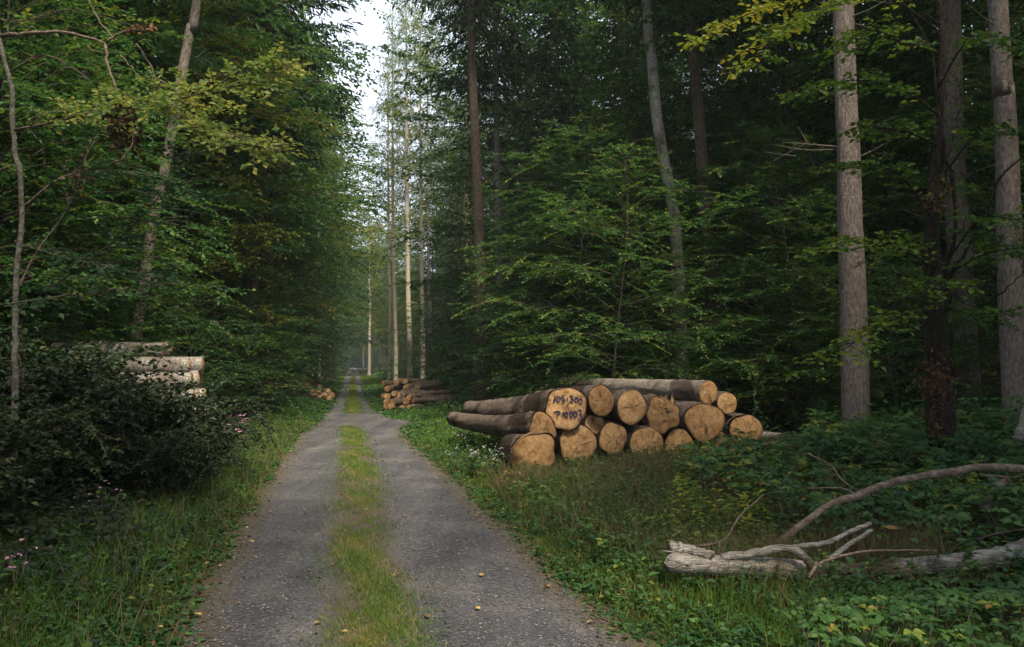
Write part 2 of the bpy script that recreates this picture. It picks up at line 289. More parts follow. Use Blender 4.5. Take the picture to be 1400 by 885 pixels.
def road_mat():
    m, nt, out = newmat('gravel_track'); tc = N(nt, 'ShaderNodeTexCoord'); at = N(nt, 'ShaderNodeAttribute', attribute_name='tint')
    n1 = N(nt, 'ShaderNodeTexNoise', Scale=1.1, Detail=5, Roughness=.6); n2 = N(nt, 'ShaderNodeTexNoise', Scale=45.0, Detail=6, Roughness=.75)
    v = N(nt, 'ShaderNodeTexVoronoi', Scale=75.0); v2 = N(nt, 'ShaderNodeTexVoronoi', Scale=28.0)
    for n in (n1, n2, v, v2): nt.links.new(tc.outputs['Object'], n.inputs[0])
    r1 = ramp(nt, [(.3, (.052, .055, .066)), (.5, (.078, .080, .093)), (.7, (.13, .13, .135))], n1.outputs[0])
    rv = ramp(nt, [(0, (.55, .55, .57)), (.6, (.95, .95, .95)), (1, (1.45, 1.42, 1.4))]); sx = N(nt, 'ShaderNodeSeparateColor'); nt.links.new(v.outputs['Color'], sx.inputs[0]); nt.links.new(sx.outputs[0], rv.inputs[0])
    mx = N(nt, 'ShaderNodeMix', data_type='RGBA', blend_type='MULTIPLY'); mx.inputs[0].default_value = .8; nt.links.new(r1.outputs[0], mx.inputs[6]); nt.links.new(rv.outputs[0], mx.inputs[7])
    rv2 = ramp(nt, [(0, (.75, .75, .75)), (1, (1.25, 1.22, 1.2))]); sx2 = N(nt, 'ShaderNodeSeparateColor'); nt.links.new(v2.outputs['Color'], sx2.inputs[0]); nt.links.new(sx2.outputs[1], rv2.inputs[0])
    mx2 = N(nt, 'ShaderNodeMix', data_type='RGBA', blend_type='MULTIPLY'); mx2.inputs[0].default_value = .6; nt.links.new(mx.outputs[2], mx2.inputs[6]); nt.links.new(rv2.outputs[0], mx2.inputs[7])
    sm_ = N(nt, 'ShaderNodeMapping'); sm_.inputs['Scale'].default_value = (2.6, .16, 1); sm_.inputs['Rotation'].default_value = (0, 0, -.18); nt.links.new(tc.outputs['Object'], sm_.inputs[0]); ns = N(nt, 'ShaderNodeTexNoise', Scale=1.0, Detail=4, Roughness=.6); nt.links.new(sm_.outputs[0], ns.inputs[0])
    rst = ramp(nt, [(.3, (.68, .68, .70)), (.5, (1, 1, 1)), (.68, (1.5, 1.45, 1.38))], ns.outputs[0]); ms_ = N(nt, 'ShaderNodeMix', data_type='RGBA', blend_type='MULTIPLY'); ms_.inputs[0].default_value = 1; nt.links.new(mx2.outputs[2], ms_.inputs[6]); nt.links.new(rst.outputs[0], ms_.inputs[7]); mx2 = ms_
    # soil under strip & edges : tint attribute
    nn = N(nt, 'ShaderNodeMath', operation='MULTIPLY_ADD', use_clamp=True); nt.links.new(n1.outputs[0], nn.inputs[0]); nn.inputs[1].default_value = .6; sb = N(nt, 'ShaderNodeMath', operation='SUBTRACT'); nt.links.new(at.outputs['Fac'], sb.inputs[0]); sb.inputs[1].default_value = .3; nt.links.new(sb.outputs[0], nn.inputs[2])
    mc = N(nt, 'ShaderNodeMix', data_type='RGBA'); nt.links.new(nn.outputs[0], mc.inputs[0]); nt.links.new(mx2.outputs[2], mc.inputs[6])
    rs = ramp(nt, [(.3, (.045, .04, .025)), (.7, (.13, .10, .06))], n2.outputs[0]); nt.links.new(rs.outputs[0], mc.inputs[7])
    b = N(nt, 'ShaderNodeBsdfPrincipled', Roughness=.85); b.inputs['Specular IOR Level'].default_value = .3; nt.links.new(mc.outputs[2], b.inputs['Base Color'])
    hs = N(nt, 'ShaderNodeMath', operation='MULTIPLY_ADD'); nt.links.new(v.outputs['Distance'], hs.inputs[0]); hs.inputs[1].default_value = -1.2; nt.links.new(n2.outputs[0], hs.inputs[2])
    bp = N(nt, 'ShaderNodeBump', Strength=.7, Distance=.012); nt.links.new(hs.outputs[0], bp.inputs['Height']); nt.links.new(bp.outputs[0], b.inputs['Normal'])
    nt.links.new(b.outputs[0], out.inputs[0]); return m
M['road'] = road_mat()
def stone_mat():
    m, nt, out = newmat('stone'); at = N(nt, 'ShaderNodeAttribute', attribute_name='tint'); r = ramp(nt, [(0, (.04, .04, .043)), (.8, (.10, .10, .105)), (1, (.19, .185, .18))], at.outputs['Fac'])
    b = N(nt, 'ShaderNodeBsdfPrincipled', Roughness=.8); nt.links.new(r.outputs[0], b.inputs['Base Color']); nt.links.new(b.outputs[0], out.inputs[0]); return m
M['stone'] = stone_mat()

# ------------------------------------------------------------------ road outline (from ground points)
def edge(pts):
    q = sorted([(D(py), (px - 700) / F * D(py)) for px, py in pts]); y = np.array([a for a, b in q]); x = np.array([b for a, b in q])
    def f(Y):
        Y = np.asarray(Y, float); r = np.interp(Y, y, x); k = (x[1] - x[0]) / (y[1] - y[0]); return np.where(Y < y[0], x[0] + (Y - y[0]) * k, r)
    return f
EL = edge([(255, 885), (303, 785), (350, 701), (388, 633), (415, 593), (440, 576), (458, 545), (470, 520), (477.5, 505), (481, 498.3)])
ER = edge([(866, 885), (805, 831), (753, 790), (700, 737), (658, 700), (630, 668), (589, 631), (554, 601), (548, 586), (562, 578), (565, 576), (531, 572), (511, 560), (500, 540), (493, 520), (488, 505), (484, 498.3)])
SL = edge([(445, 885), (450, 762), (455, 676), (465, 641), (468, 586), (474, 565), (477, 540), (480, 515), (481.5, 500)])
SR = edge([(590, 885), (566, 812), (541, 741), (532, 681), (516, 631), (493, 586), (492, 565), (489, 540), (485, 515), (483, 500)])
def vn(x, y, s=1.0):
    return (np.sin(x * 1.7 * s + 1.3) * np.cos(y * 1.3 * s - .7) + .5 * np.sin(x * 3.9 * s + y * 2.7 * s) + .3 * np.sin(x * 7.7 * s - y * 6.1 * s + 2)) / 1.8
def gz(x, y):
    x = np.asarray(x, float); y = np.asarray(y, float)
    dr = np.maximum(np.maximum(EL(y) - x, x - ER(y)), 0); k = np.clip(dr / 2.0, 0, 1)
    near = np.clip((80 - y) / 60, 0, 1)
    return -.03 + (.03 + .05 * vn(x, y, .5) * near) * k + .10 * np.clip((dr - 2) / 4, 0, 1) * near

ys = np.concatenate([np.linspace(-60, 2, 12), np.linspace(2.5, 40, 140), np.geomspace(41, 260, 60), np.geomspace(280, 900, 8)])
xs = np.concatenate([-np.geomspace(600, 12, 16), np.linspace(-11.5, 11.5, 110), np.geomspace(12, 600, 16)])
mb = MB(); X, Y = np.meshgrid(xs, ys); X = X - .185 * np.clip(Y, 0, 260); Z = gz(X, Y); n0, n1 = Y.shape
i = (np.arange(n0 - 1)[:, None] * n1 + np.arange(n1 - 1)[None, :]); q = np.stack([i, i + 1, i + 1 + n1, i + n1], -1).reshape(-1, 4)
mb.add(np.stack([X, Y, Z], -1).reshape(-1, 3), [q]); link('ground', mb.mesh('ground', M['ground'], True), kind='structure')

mb = MB(); yy = np.concatenate([np.linspace(-8, 3.9, 12), np.linspace(4, 40, 200), np.geomspace(40.5, 270, 90)]); nu = 41; u = np.linspace(-.08, 1.08, nu)
l, r = EL(yy), ER(yy); jl = .07 * vn(yy * 2.3, yy * 1.1) ; l = l + jl; r = r + .07 * vn(yy * 1.9 + 5, yy)
X = l[:, None] + (r - l)[:, None] * u[None, :]; Y = np.repeat(yy[:, None], nu, 1)
c = ((X - SL(yy)[:, None]) / (SR(yy) - SL(yy))[:, None]); strip = np.clip(1.2 - np.abs(c - .5) * 2 * 1.0, 0, 1) ** .7
e = np.clip(1 - np.minimum(u, 1 - u)[None, :] / .10, 0, 1) * np.ones_like(X); edg = np.clip(e, 0, 1)
tint = np.maximum(strip * .9, edg * .95)
gapm = (yy > 20.5) & (yy < 27); tint[gapm] *= .35
Z = .012 + .022 * strip - .05 * np.clip(-np.minimum(u, 1 - u) / .08, 0, 1)[None, :] + .004 * vn(X * 3, Y * 2)
i = (np.arange(len(yy) - 1)[:, None] * nu + np.arange(nu - 1)[None, :]); q = np.stack([i, i + 1, i + 1 + nu, i + nu], -1).reshape(-1, 4)
mb.add(np.stack([X, Y, Z], -1).reshape(-1, 3), [q], tint.ravel()); link('road', mb.mesh('road', M['road'], True), kind='structure')

# loose gravel
n = 34000; y = 3.8 + (rng.random(n) ** 1.8) * 16; uu = rng.random(n); x = EL(y) + (ER(y) - EL(y)) * uu
c = np.abs((x - (SL(y) + SR(y)) / 2) / (SR(y) - SL(y)) * 2); keep = (c > .8) | (rng.random(n) < .2); x, y = x[keep], y[keep]; n = len(x)
s = np.abs(rng.normal(.003, .0035, n)) + .0035
oc = np.array([[1, 0, 0], [0, 1, 0], [-1, 0, 0], [0, -1, 0], [0, 0, .6], [0, 0, -.5]]); V = oc[None] * s[:, None, None] * U(.6, 1.3, (n, 6, 1))
a = U(0, pi, n); V2 = V.copy(); V2[..., 0] = V[..., 0] * np.cos(a)[:, None] - V[..., 1] * np.sin(a)[:, None]; V2[..., 1] = V[..., 0] * np.sin(a)[:, None] + V[..., 1] * np.cos(a)[:, None]
V2 += np.stack([x, y, np.full(n, .016)], -1)[:, None, :]
f = np.array([[0, 1, 4], [1, 2, 4], [2, 3, 4], [3, 0, 4]]); mb = MB(); mb.add(V2.reshape(-1, 3), [(f[None] + (np.arange(n) * 6)[:, None, None]).reshape(-1, 3)], np.repeat(U(0, 1, n), 6)); link('gravel', mb.mesh('gravel', M['stone']), kind='stuff', label='loose grey gravel scattered over the wheel ruts of the track', category='gravel')

# ------------------------------------------------------------------ grass and herbs
def blades(mb, x, y, h, w, tint, lean=.35, z=None):
    n = len(x); P = np.stack([x, y, gz(x, y) - .01 if z is None else np.full(n, z)], -1)
    d = np.stack([rng.normal(0, lean, n), rng.normal(0, lean, n), np.ones(n)], -1); az = U(0, 2 * pi, n)
    Nn = np.stack([np.cos(az), np.sin(az), np.zeros(n) + .1], -1); leaves(mb, P, d, Nn, h, tint, 'blade', w)
def herbs(mb, x, y, hgt, size, tint, kind='oval', per=7, width=1.):
    """small leafy plants: leaves around a short stem"""
    n = len(x); k = per; base = np.stack([x, y, gz(x, y)], -1); P = np.repeat(base, k, 0); H = np.repeat(hgt, k)
    az = U(0, 2 * pi, n * k); t = rng.random(n * k) ** .7; P[:, 2] += H * t; P[:, 0] += np.cos(az) * .02; P[:, 1] += np.sin(az) * .02
    d = np.stack([np.cos(az), np.sin(az), U(-.3, .5, n * k)], -1); Nn = np.array([0, 0, 1.]) + rng.normal(0, .3, (n * k, 3))
    leaves(mb, P, d, Nn, np.repeat(size, k) * U(.6, 1.2, n * k), np.clip(np.repeat(tint, k) + rng.normal(0, .12, n * k), 0, 1), kind, width)

def band(n, y0, y1, fx, pw=2.0):
    y = y0 + (rng.random(n) ** pw) * (y1 - y0); return fx(y), y
gm = MB()
# centre strip
n = 110000; x, y = band(n, 3.5, 90, lambda y: (SL(y) + SR(y)) / 2 + rng.normal(0, .235, len(y)) * (SR(y) - SL(y)), 3.0)
dens = .56 + .85 * vn(x * 2.5, y * 1.4) + .5 * vn(x * 9, y * 6); k = (rng.random(n) < dens) & ~((y > 21) & (y < 26.5)); x, y = x[k], y[k]
sc = np.clip(y / 9, 1, 3.5); blades(gm, x, y, U(.02, .08, len(x)) * sc ** .3, .004 * sc, np.clip(.62 + .3 * vn(x * 4, y * 3) + rng.normal(0, .22, len(x)), 0, 1), .6, z=.02)
# verges
def verge(n, side, w0, w1, pw, hb, y1=110):
    y = 3.2 + (rng.random(n) ** pw) * (y1 - 3.2); dd = w0 + rng.random(n) ** 1.3 * (w1 - w0)
    x = (EL(y) - dd) if side < 0 else (ER(y) + dd); x = x + rng.normal(0, .05, n)
    return x, y, dd
for side, nn, ww in ((-1, 120000, 2.6), (1, 90000, 2.0)):
    x, y, dd = verge(nn, side, -.12, ww, 2.3, .1)
    k = rng.random(len(x)) < (.55 + .7 * vn(x * 1.6, y * 1.3)) * np.clip(.4 + dd * 3, 0, 1) + .12; x, y, dd = x[k], y[k], dd[k]; sc = np.clip(y / 9, 1, 4)
    h = (.05 + .16 * np.clip(dd / 1.0, 0, 1)) * U(.5, 1.4, len(x)); blades(gm, x, y, h, .005 * sc, np.clip(.42 + (.30 if side > 0 else .12) * np.exp(-np.maximum(dd, 0) / .35) - (0 if side > 0 else .12) + .28 * vn(x * 2, y * 1.2) + rng.normal(0, .2, len(x)), 0, 1), .45)
link('grass', gm.mesh('grass', M['grass']), kind='stuff', label='short green grass on the verges and centre strip of the track', category='grass')

hm = MB()
for side, nn, ww, sz in ((-1, 26000, 2.6, .045), (1, 18000, 2.2, .045)):
    x, y, dd = verge(nn, side, -.05, ww, 2.0, .1, 60)
    k = rng.random(len(x)) < .45 + .6 * vn(x * 2.1 + 3, y * 1.7); x, y, dd = x[k], y[k], dd[k]; sc = np.clip(y / 12, 1, 3)
    herbs(hm, x, y, .04 + .14 * np.clip(dd / 1.2, 0, 1), sz * sc * U(.6, 1.3, len(x)), np.clip(.45 + .3 * vn(x, y) + rng.normal(0, .2, len(x)), 0, .92), per=6)
x, y = band(9000, 3.5, 40, lambda y: (SL(y) + SR(y)) / 2 + rng.normal(0, .36, len(y)) * (SR(y) - SL(y)), 2.4); k = ~((y > 21) & (y < 26.5)); x, y = x[k], y[k]
herbs(hm, x, y, np.full(len(x), .05), .022 * np.clip(y / 9, 1, 3) * U(.7, 1.3, len(x)), U(.3, 1, len(x)) * .9, per=6)
# in front of and around the log pile
n = 9000; x = U(-1.2, 9, n); y = 6 + rng.random(n) * 9; k = (x > ER(y) + .5) & (x < 4.6 + .4 * (y - 8)); x, y = x[k], y[k]
herbs(hm, x, y, U(.05, .25, len(x)), U(.035, .075, len(x)), np.clip(.55 + .3 * vn(x, y) + rng.normal(0, .22, len(x)), 0, .95), per=7)
link('ground_herbs', hm.mesh('ground_herbs', M['bramble']), kind='stuff', label='low leafy weeds spreading along both verges of the track', category='weeds')

dm = MB()
n = 26000; x = U(-1.5, 7.5, n); y = 5.2 + rng.random(n) * 8.5; k = (x > ER(y) + .35) & (rng.random(n) < .5 + .9 * vn(x * 1.2 + 1, y * .9)) & (x < 1.7 + .5 * (y - 5)); x, y = x[k], y[k]
blades(dm, x, y, U(.12, .5, len(x)), U(.002, .005, len(x)), U(0, 1, len(x)), .35)
n = 9000; x = rng.normal(1.9, 1.0, n); y = rng.normal(9.3, 1.5, n); k = (rng.random(n) < np.clip(vn(x * 1.9 + 2, y * 1.5) * 1.6 + .12, 0, .8)) & (x > ER(y) + .6) & (y > 6) & (y < 11.6); x, y = x[k], y[k]; n = len(x); blades(dm, x, y, U(.2, .62, n), U(.002, .004, n), U(0, 1, n), .42)
n = 9000; x = U(-.2, 5.6, n); y = 11 + (x * .74) + U(-.4, .6, n); blades(dm, x, y, U(.08, .38, n), U(.003, .007, n), U(.2, 1, n), .7)
n = 3500; x = U(1.2, 3.3, n); y = np.where(rng.random(n) < .93, U(6.4, 7.0, n), U(5.95, 6.1, n)); blades(dm, x, y, U(.1, .45, n), .003, U(.1, .9, n), .4)
n = 3500; y = 4 + rng.random(n) * 18; x = EL(y) - U(.05, 1.8, n); blades(dm, x, y, U(.12, .5, n), .004, U(0, .6, n), .3)
link('dry_grass', dm.mesh('dry_grass', M['dry']), kind='stuff', label='brown dry grass stalks standing between the track and the log pile', category='dry grass')

# bramble bed, near right
bm_ = MB(); st = MB()
def bramble(n, fx, fy, hfun, lsz, tbase, ok):
    x = fx(n); y = fy(n); k = ok(x, y); x, y = x[k], y[k]; n = len(x); h = hfun(x, y) * U(.45, 1.08, n)
    base = np.stack([x, y, gz(x, y) + h], -1); az = U(0, 2 * pi, n); s = lsz * U(.5, 1.4, n) * np.clip(y / 6.5, .68, 1); tt = np.clip(tbase + .28 * vn(x * .8, y * .8) + rng.normal(0, .2, n), 0, 1)
    tt = np.where((rng.random(n) < .018 + .05 * (x < 3.5) * (y > 6.5)), U(.84, 1, n), np.minimum(tt, .86))
    tilt = rng.normal(0, .28, (n, 2))
    Nn = np.stack([tilt[:, 0], tilt[:, 1] - .25, np.ones(n)], -1)
    for j, (da, q) in enumerate([(0, 1.15), (1.15, .95), (-1.15, .95), (2.1, .72), (-2.1, .72)]):
        kk = np.ones(n, bool) if j < 3 else (rng.random(n) < .55)
        d = np.stack([np.cos(az + da), np.sin(az + da), U(-.35, .1, n)], -1)
        leaves(bm_, base[kk] + d[kk] * (.12 * s[kk])[:, None], d[kk], Nn[kk], (s * q)[kk], np.clip(tt[kk] + rng.normal(0, .05, kk.sum()), 0, 1), 'toothed', 1.15)
    m = rng.random(n) < .5
    for p, q in zip(base[m], az[m]):
        tube(st, np.array([[p[0] - cos(q) * .12, p[1] - sin(q) * .12, p[2] - .25], p - [0, 0, .05], p]), [.003, .002, .0015], 3, cap=False)
hf = lambda x, y: np.minimum(np.where(y < 6.4, np.maximum(1.57 - 310 / F * y, .05), 9), .30 + .22 * np.clip((y - 5) / 6, 0, 1) + .14 * vn(x * .9, y * .9) + .08 * vn(x * 3, y * 3))
gap = lambda x, y: ((y - (6.55 - .08 * (x - 1.8))) < -.05) | ((y - 6.55) > .28) | (x > 3.9)
def okn(x, y):
    lim = 1.75 + .30 * (y - 5) - 1.1 * np.clip((y - 7) / 3, 0, 1) + .3 * vn(x, y)
    return (x > lim) & ~((y > 6.2) & (y < 7.0) & (x > 1.1) & (x < 5.2) & (rng.random(len(x)) < .96)) & (x < .62 * y + 1)
bramble(13000, lambda n: U(1.2, 10, n), lambda n: U(4.3, 12.5, n), hf, .072, .42, okn)
bramble(7000, lambda n: U(3.5, 14, n), lambda n: U(10, 19, n), lambda x, y: .55 + .2 * vn(x, y), .10, .45, lambda x, y: (x > 3.4 + .35 * (y - 10)) & (x < .62 * y + 1.5))
o = link('bramble_bed', bm_.mesh('bramble_bed', M['bramble']), kind='stuff', label='waist high bed of green bramble leaves with some turning yellow, around the fallen trunk', category='brambles')
link('bramble_stem', st.mesh('bramble_stem', M['wood_twig']), o)

ym = MB(); n = 4600; x = U(.6, 5.2, n); y = U(7.6, 12.2, n); k = (rng.random(n) < .35 + .8 * vn(x * 1.3, y)) & (x > .25 * y - .6); x, y = x[k], y[k]
herbs(ym, x, y, U(.15, .5, len(x)), U(.05, .09, len(x)), np.clip(rng.normal(.45, .25, len(x)), 0, 1), 'toothed', 8, .62)
link('yellowing_herbs', ym.mesh('yellowing_herbs', M['beech_yellow']), kind='stuff', label='upright weeds with yellowing leaves in front of the log pile', category='weeds')
# dark herb layer on the near left
bm_ = MB(); st = MB()
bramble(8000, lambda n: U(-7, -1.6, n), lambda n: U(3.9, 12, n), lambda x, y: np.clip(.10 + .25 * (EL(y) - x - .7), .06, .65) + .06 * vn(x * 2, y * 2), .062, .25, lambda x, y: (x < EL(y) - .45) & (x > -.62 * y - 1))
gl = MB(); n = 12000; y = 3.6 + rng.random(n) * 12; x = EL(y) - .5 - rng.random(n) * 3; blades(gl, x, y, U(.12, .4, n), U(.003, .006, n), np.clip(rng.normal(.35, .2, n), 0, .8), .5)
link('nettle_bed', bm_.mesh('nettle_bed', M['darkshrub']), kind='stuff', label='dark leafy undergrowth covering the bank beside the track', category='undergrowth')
link('long_grass', gl.mesh('long_grass', M['grass']), kind='stuff', label='longer dark grass on the shaded bank beside the track', category='grass')

# forest undergrowth further in
um = MB()
n = 60000; y = 12 + rng.random(n) ** 1.5 * 95; sd = np.where(rng.random(n) < .6, 1, -1); off = 2.0 + rng.random(n) ** 1.4 * 16 + np.where(sd > 0, np.clip((22 - y) / 10, 0, 1) * 2.5, 0)
x = np.where(sd > 0, ER(np.minimum(y, 999)) + off, EL(y) - off)
inpile = (sd > 0) & (y < 21) & (x < 6.5); x, y, off = x[~inpile], y[~inpile], off[~inpile]; n = len(x)
h = (.15 + .75 * np.clip((off - 1.5) / 4, 0, 1)) * U(.2, 1.1, n) * (1 + .4 * vn(x * .5, y * .5)); P = np.stack([x, y, h], -1); az = U(0, 2 * pi, n)
sc = np.clip(y / 22, 1, 4)
for j in range(3):
    d = np.stack([np.cos(az + j * 2.1), np.sin(az + j * 2.1), U(-.3, .3, n)], -1); leaves(um, P, d, np.array([0, -.2, 1.]) + rng.normal(0, .4, (n, 3)), .11 * sc * U(.6, 1.3, n), np.clip(rng.normal(.4, .2, n), 0, .84), 'diamond', 1.1)
link('undergrowth', um.mesh('undergrowth', M['bramble']), kind='stuff', label='green undergrowth covering the forest floor between the trunks', category='undergrowth')

# ------------------------------------------------------------------ tree kinds
def trunk_path(H, lean=(0, 0), wob=.1, n=14):
    z = np.linspace(-.3, H, n); t = z / H
    ph = U(0, 6, 2); return np.stack([lean[0] * t + wob * np.sin(t * 5 + ph[0]) * t, lean[1] * t + wob * np.sin(t * 4 + ph[1]) * t, z], -1)
def trunk_mesh(mb, P, r0, r1=None, sides=14, flare=1.35):
    n = len(P); t = np.linspace(0, 1, n); r1 = r0 * .25 if r1 is None else r1; rad = (r0 * (1 - t) + r1 * t) * (1 + (flare - 1) * np.exp(-t * 40))
    prof = 1 + .04 * np.sin(np.linspace(0, 2 * pi, sides, endpoint=False) * 3 + 1)[None, :] + rng.normal(0, .015, (n, sides)); tube(mb, P, rad, sides, prof=prof)
def make_beech(H, zb, Rm, nl, r0, size, sp, lm, bark, up=.2, tw=.30, wob=.25):
    wd, lf = MB(), MB(); P = trunk_path(H * .96, (U(-.6, .6), U(-.6, .6)), wob); trunk_mesh(wd, P, r0, .012)
    for k in range(nl):
        f = (k + U(.0, .9)) / nl; z = zb + (H - zb) * f ** .9; t = z / (H * .96); b = np.array([np.interp(z, P[:, 2], P[:, a]) for a in (0, 1)] + [min(z, H * .96)])
        L = Rm * (math.sin(pi * min(.22 + f * .78, 1)) ** .7) * U(.65, 1.15) + .25; az = k * 2.4 + U(-.4, .4); e = up + .7 * f ** 2 + U(-.28, .34)
        d = np.array([cos(az) * cos(e), sin(az) * cos(e), sin(e)]); p1 = b + d * L * .5 + [0, 0, .05 * L]; p2 = b + d * L * np.array([1, 1, .7]) + np.append(rng.normal(0, .12 * L, 2), -.04 * L)
        leafy_limb(wd, lf, [b, p1, p2], max(.012, r0 * .28 * (1 - f) + .008), .003, tw, .34 * L + .35, sp, size, .12, .14, None, .26, jit=.42, n=7, woodtwig=False)
    return wd.mesh('trunk', bark, True), lf.mesh('crown', lm)
def make_spruce(H, zb, Rm, r0, lm, bark, step=.45, nb=5, size=.16, dead=0, dens=1.0, droop=.25):
    wd, lf = MB(), MB(); P = trunk_path(H, (U(-.4, .4), U(-.4, .4)), .08); trunk_mesh(wd, P, r0, .01, flare=1.5)
    X0, DD, LL, TT = [], [], [], []
    z = zb
    while z < H - .15:
        f = (z - zb) / (H - zb); L0 = Rm * (1 - f) ** .75 * min(1, .55 + f * 4)
        c = np.array([np.interp(z, P[:, 2], P[:, a]) for a in (0, 1)] + [z])
        a0 = U(0, 6)
        for b in range(nb):
            L = L0 * U(.55, 1.15) + .1; az = a0 + b * 2 * pi / nb + U(-.3, .3); e = -.35 + .8 * f + U(-.12, .12)
            d = np.array([cos(az) * cos(e), sin(az) * cos(e), sin(e)]); n = 6; t = np.linspace(0, 1, n)
            pts = c + np.outer(t * L, d); pts[:, 2] += -droop * L * np.sin(t * 2.2) * .5 + .16 * L * t ** 3
            tube(wd, pts, np.linspace(max(.008, .02 * L / 2), .003, n), 3, cap=False)
            T = nrm(np.gradient(pts, axis=0)); m = max(3, int(L / .16 * dens)); s = np.linspace(.12, 1, m) 
            xx = np.stack([np.interp(s, t, pts[:, a]) for a in range(3)], 1); tt = nrm(np.stack([np.interp(s, t, T[:, a]) for a in range(3)], 1)); side = nrm(np.cross([0, 0, 1.], tt))
            sg = np.where(np.arange(m) % 2 == 0, 1., -1.)[:, None]; dd = tt * .65 + side * sg * U(.5, .9, (m, 1)); dd[:, 2] -= U(.1, .75, m) ; X0.append(xx); DD.append(nrm(dd)); LL.append((.16 + .22 * L * (1 - s * .75)) * U(.6, 1.25, m)); TT.append(np.clip(np.full(m, U(.2, .7)) + .15 * s, 0, 1))
        z += step * U(.8, 1.2) * (1 - .45 * f)
    X0, DD, LL, TT = np.vstack(X0), np.vstack(DD), np.concatenate(LL), np.concatenate(TT)
    twig_leaves(lf, X0, DD, LL, .07, size, 'needle', .75, .5, TT, jit=.6, ang=.6)
    for k in range(dead):   # dead snags on the bare trunk
        z = U(1.0, max(zb, 1.2)); c = np.array([np.interp(z, P[:, 2], P[:, a]) for a in (0, 1)] + [z]); az = U(0, 6.3); L = U(.4, 1.8); d = np.array([cos(az), sin(az), U(-.5, .1)])
        q = np.array([c, c + d * L * .5, c + d * L + [0, 0, -.12 * L]]); tube(wd, q, [.012, .008, .003], 4, cap=False)
        for _ in range(3):
            s_ = U(.3, .9); tube(wd, np.array([c + d * L * s_, c + d * L * s_ + rng.normal(0, .18, 3) * L + [0, 0, -.1]]), [.004, .002], 3, cap=False)
    return wd.mesh('trunk', bark, True), lf.mesh('crown', lm)

def protos(name, cat, meshes):
    return (name, cat, meshes)
KIND = {
 'beech_small': ('young_beech', 'tree', [make_beech(8.5, .5, 2.9, 84, .055, .095, .05, M['beech'], M['bark_limb'], .12) for _ in range(3)]),
 'beech_low': ('beech_sapling', 'sapling', [make_beech(4.2, .2, 1.9, 56, .03, .08, .048, M['beech'], M['bark_limb'], .15) for _ in range(2)]),
 'beech_tall': ('tall_beech', 'tree', [make_beech(21, 4.5, 5.6, 96, .17, .18, .10, M['beech'], M['bark_limb'], .22, .36) for _ in range(2)]),
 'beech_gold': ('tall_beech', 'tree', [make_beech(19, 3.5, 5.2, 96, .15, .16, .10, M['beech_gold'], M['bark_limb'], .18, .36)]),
 'spruce_tall': ('tall_spruce', 'tree', [make_spruce(27, zb, 3.2, .19, M['spruce'], M['bark_spruce'], .55, 6, .30, 26, .95) for zb in (5, 7, 10)]),
 'spruce_mid': ('spruce_tree', 'tree', [make_spruce(17, 1.2, 3.0, .13, M['spruce'], M['bark_spruce'], .42, 6, .24, 6, 1.1, .4) for _ in range(2)]),
 'spruce_low': ('young_spruce', 'tree', [make_spruce(7.5, .4, 1.9, .06, M['spruce_bright'], M['bark_spruce'], .36, 6, .14, 0, 1.0) for _ in range(2)]),
}
MADE = {}
def plant(kind, x, y, s=1., label=None, group=None, v=None, rz=None, mats=None, z=0):
    name, cat, ms = KIND[kind]; v = int(U(0, len(ms))) % len(ms) if v is None else v; rz = U(0, 6.28) if rz is None else rz
    key = (kind, v)
    loc = (x, y, float(gz(x, y)) + z)
    if key not in MADE:
        o = empty(name, loc, label, cat, group, rz, s if not isinstance(s, tuple) else 1); link('trunk', ms[v][0], o); link('crown', ms[v][1], o)
        if isinstance(s, tuple): o.scale = s
        MADE[key] = o
    else:
        o = copy_tree(MADE[key], loc, rz, s, label)
        if group: o['group'] = group
        elif 'group' in o.keys(): del o['group']
    return o
def roadx(y): return -.185 * y + .32
placed = []
def free(x, y, r):
    return all((x - a) ** 2 + (y - b) ** 2 > r * r for a, b in placed)

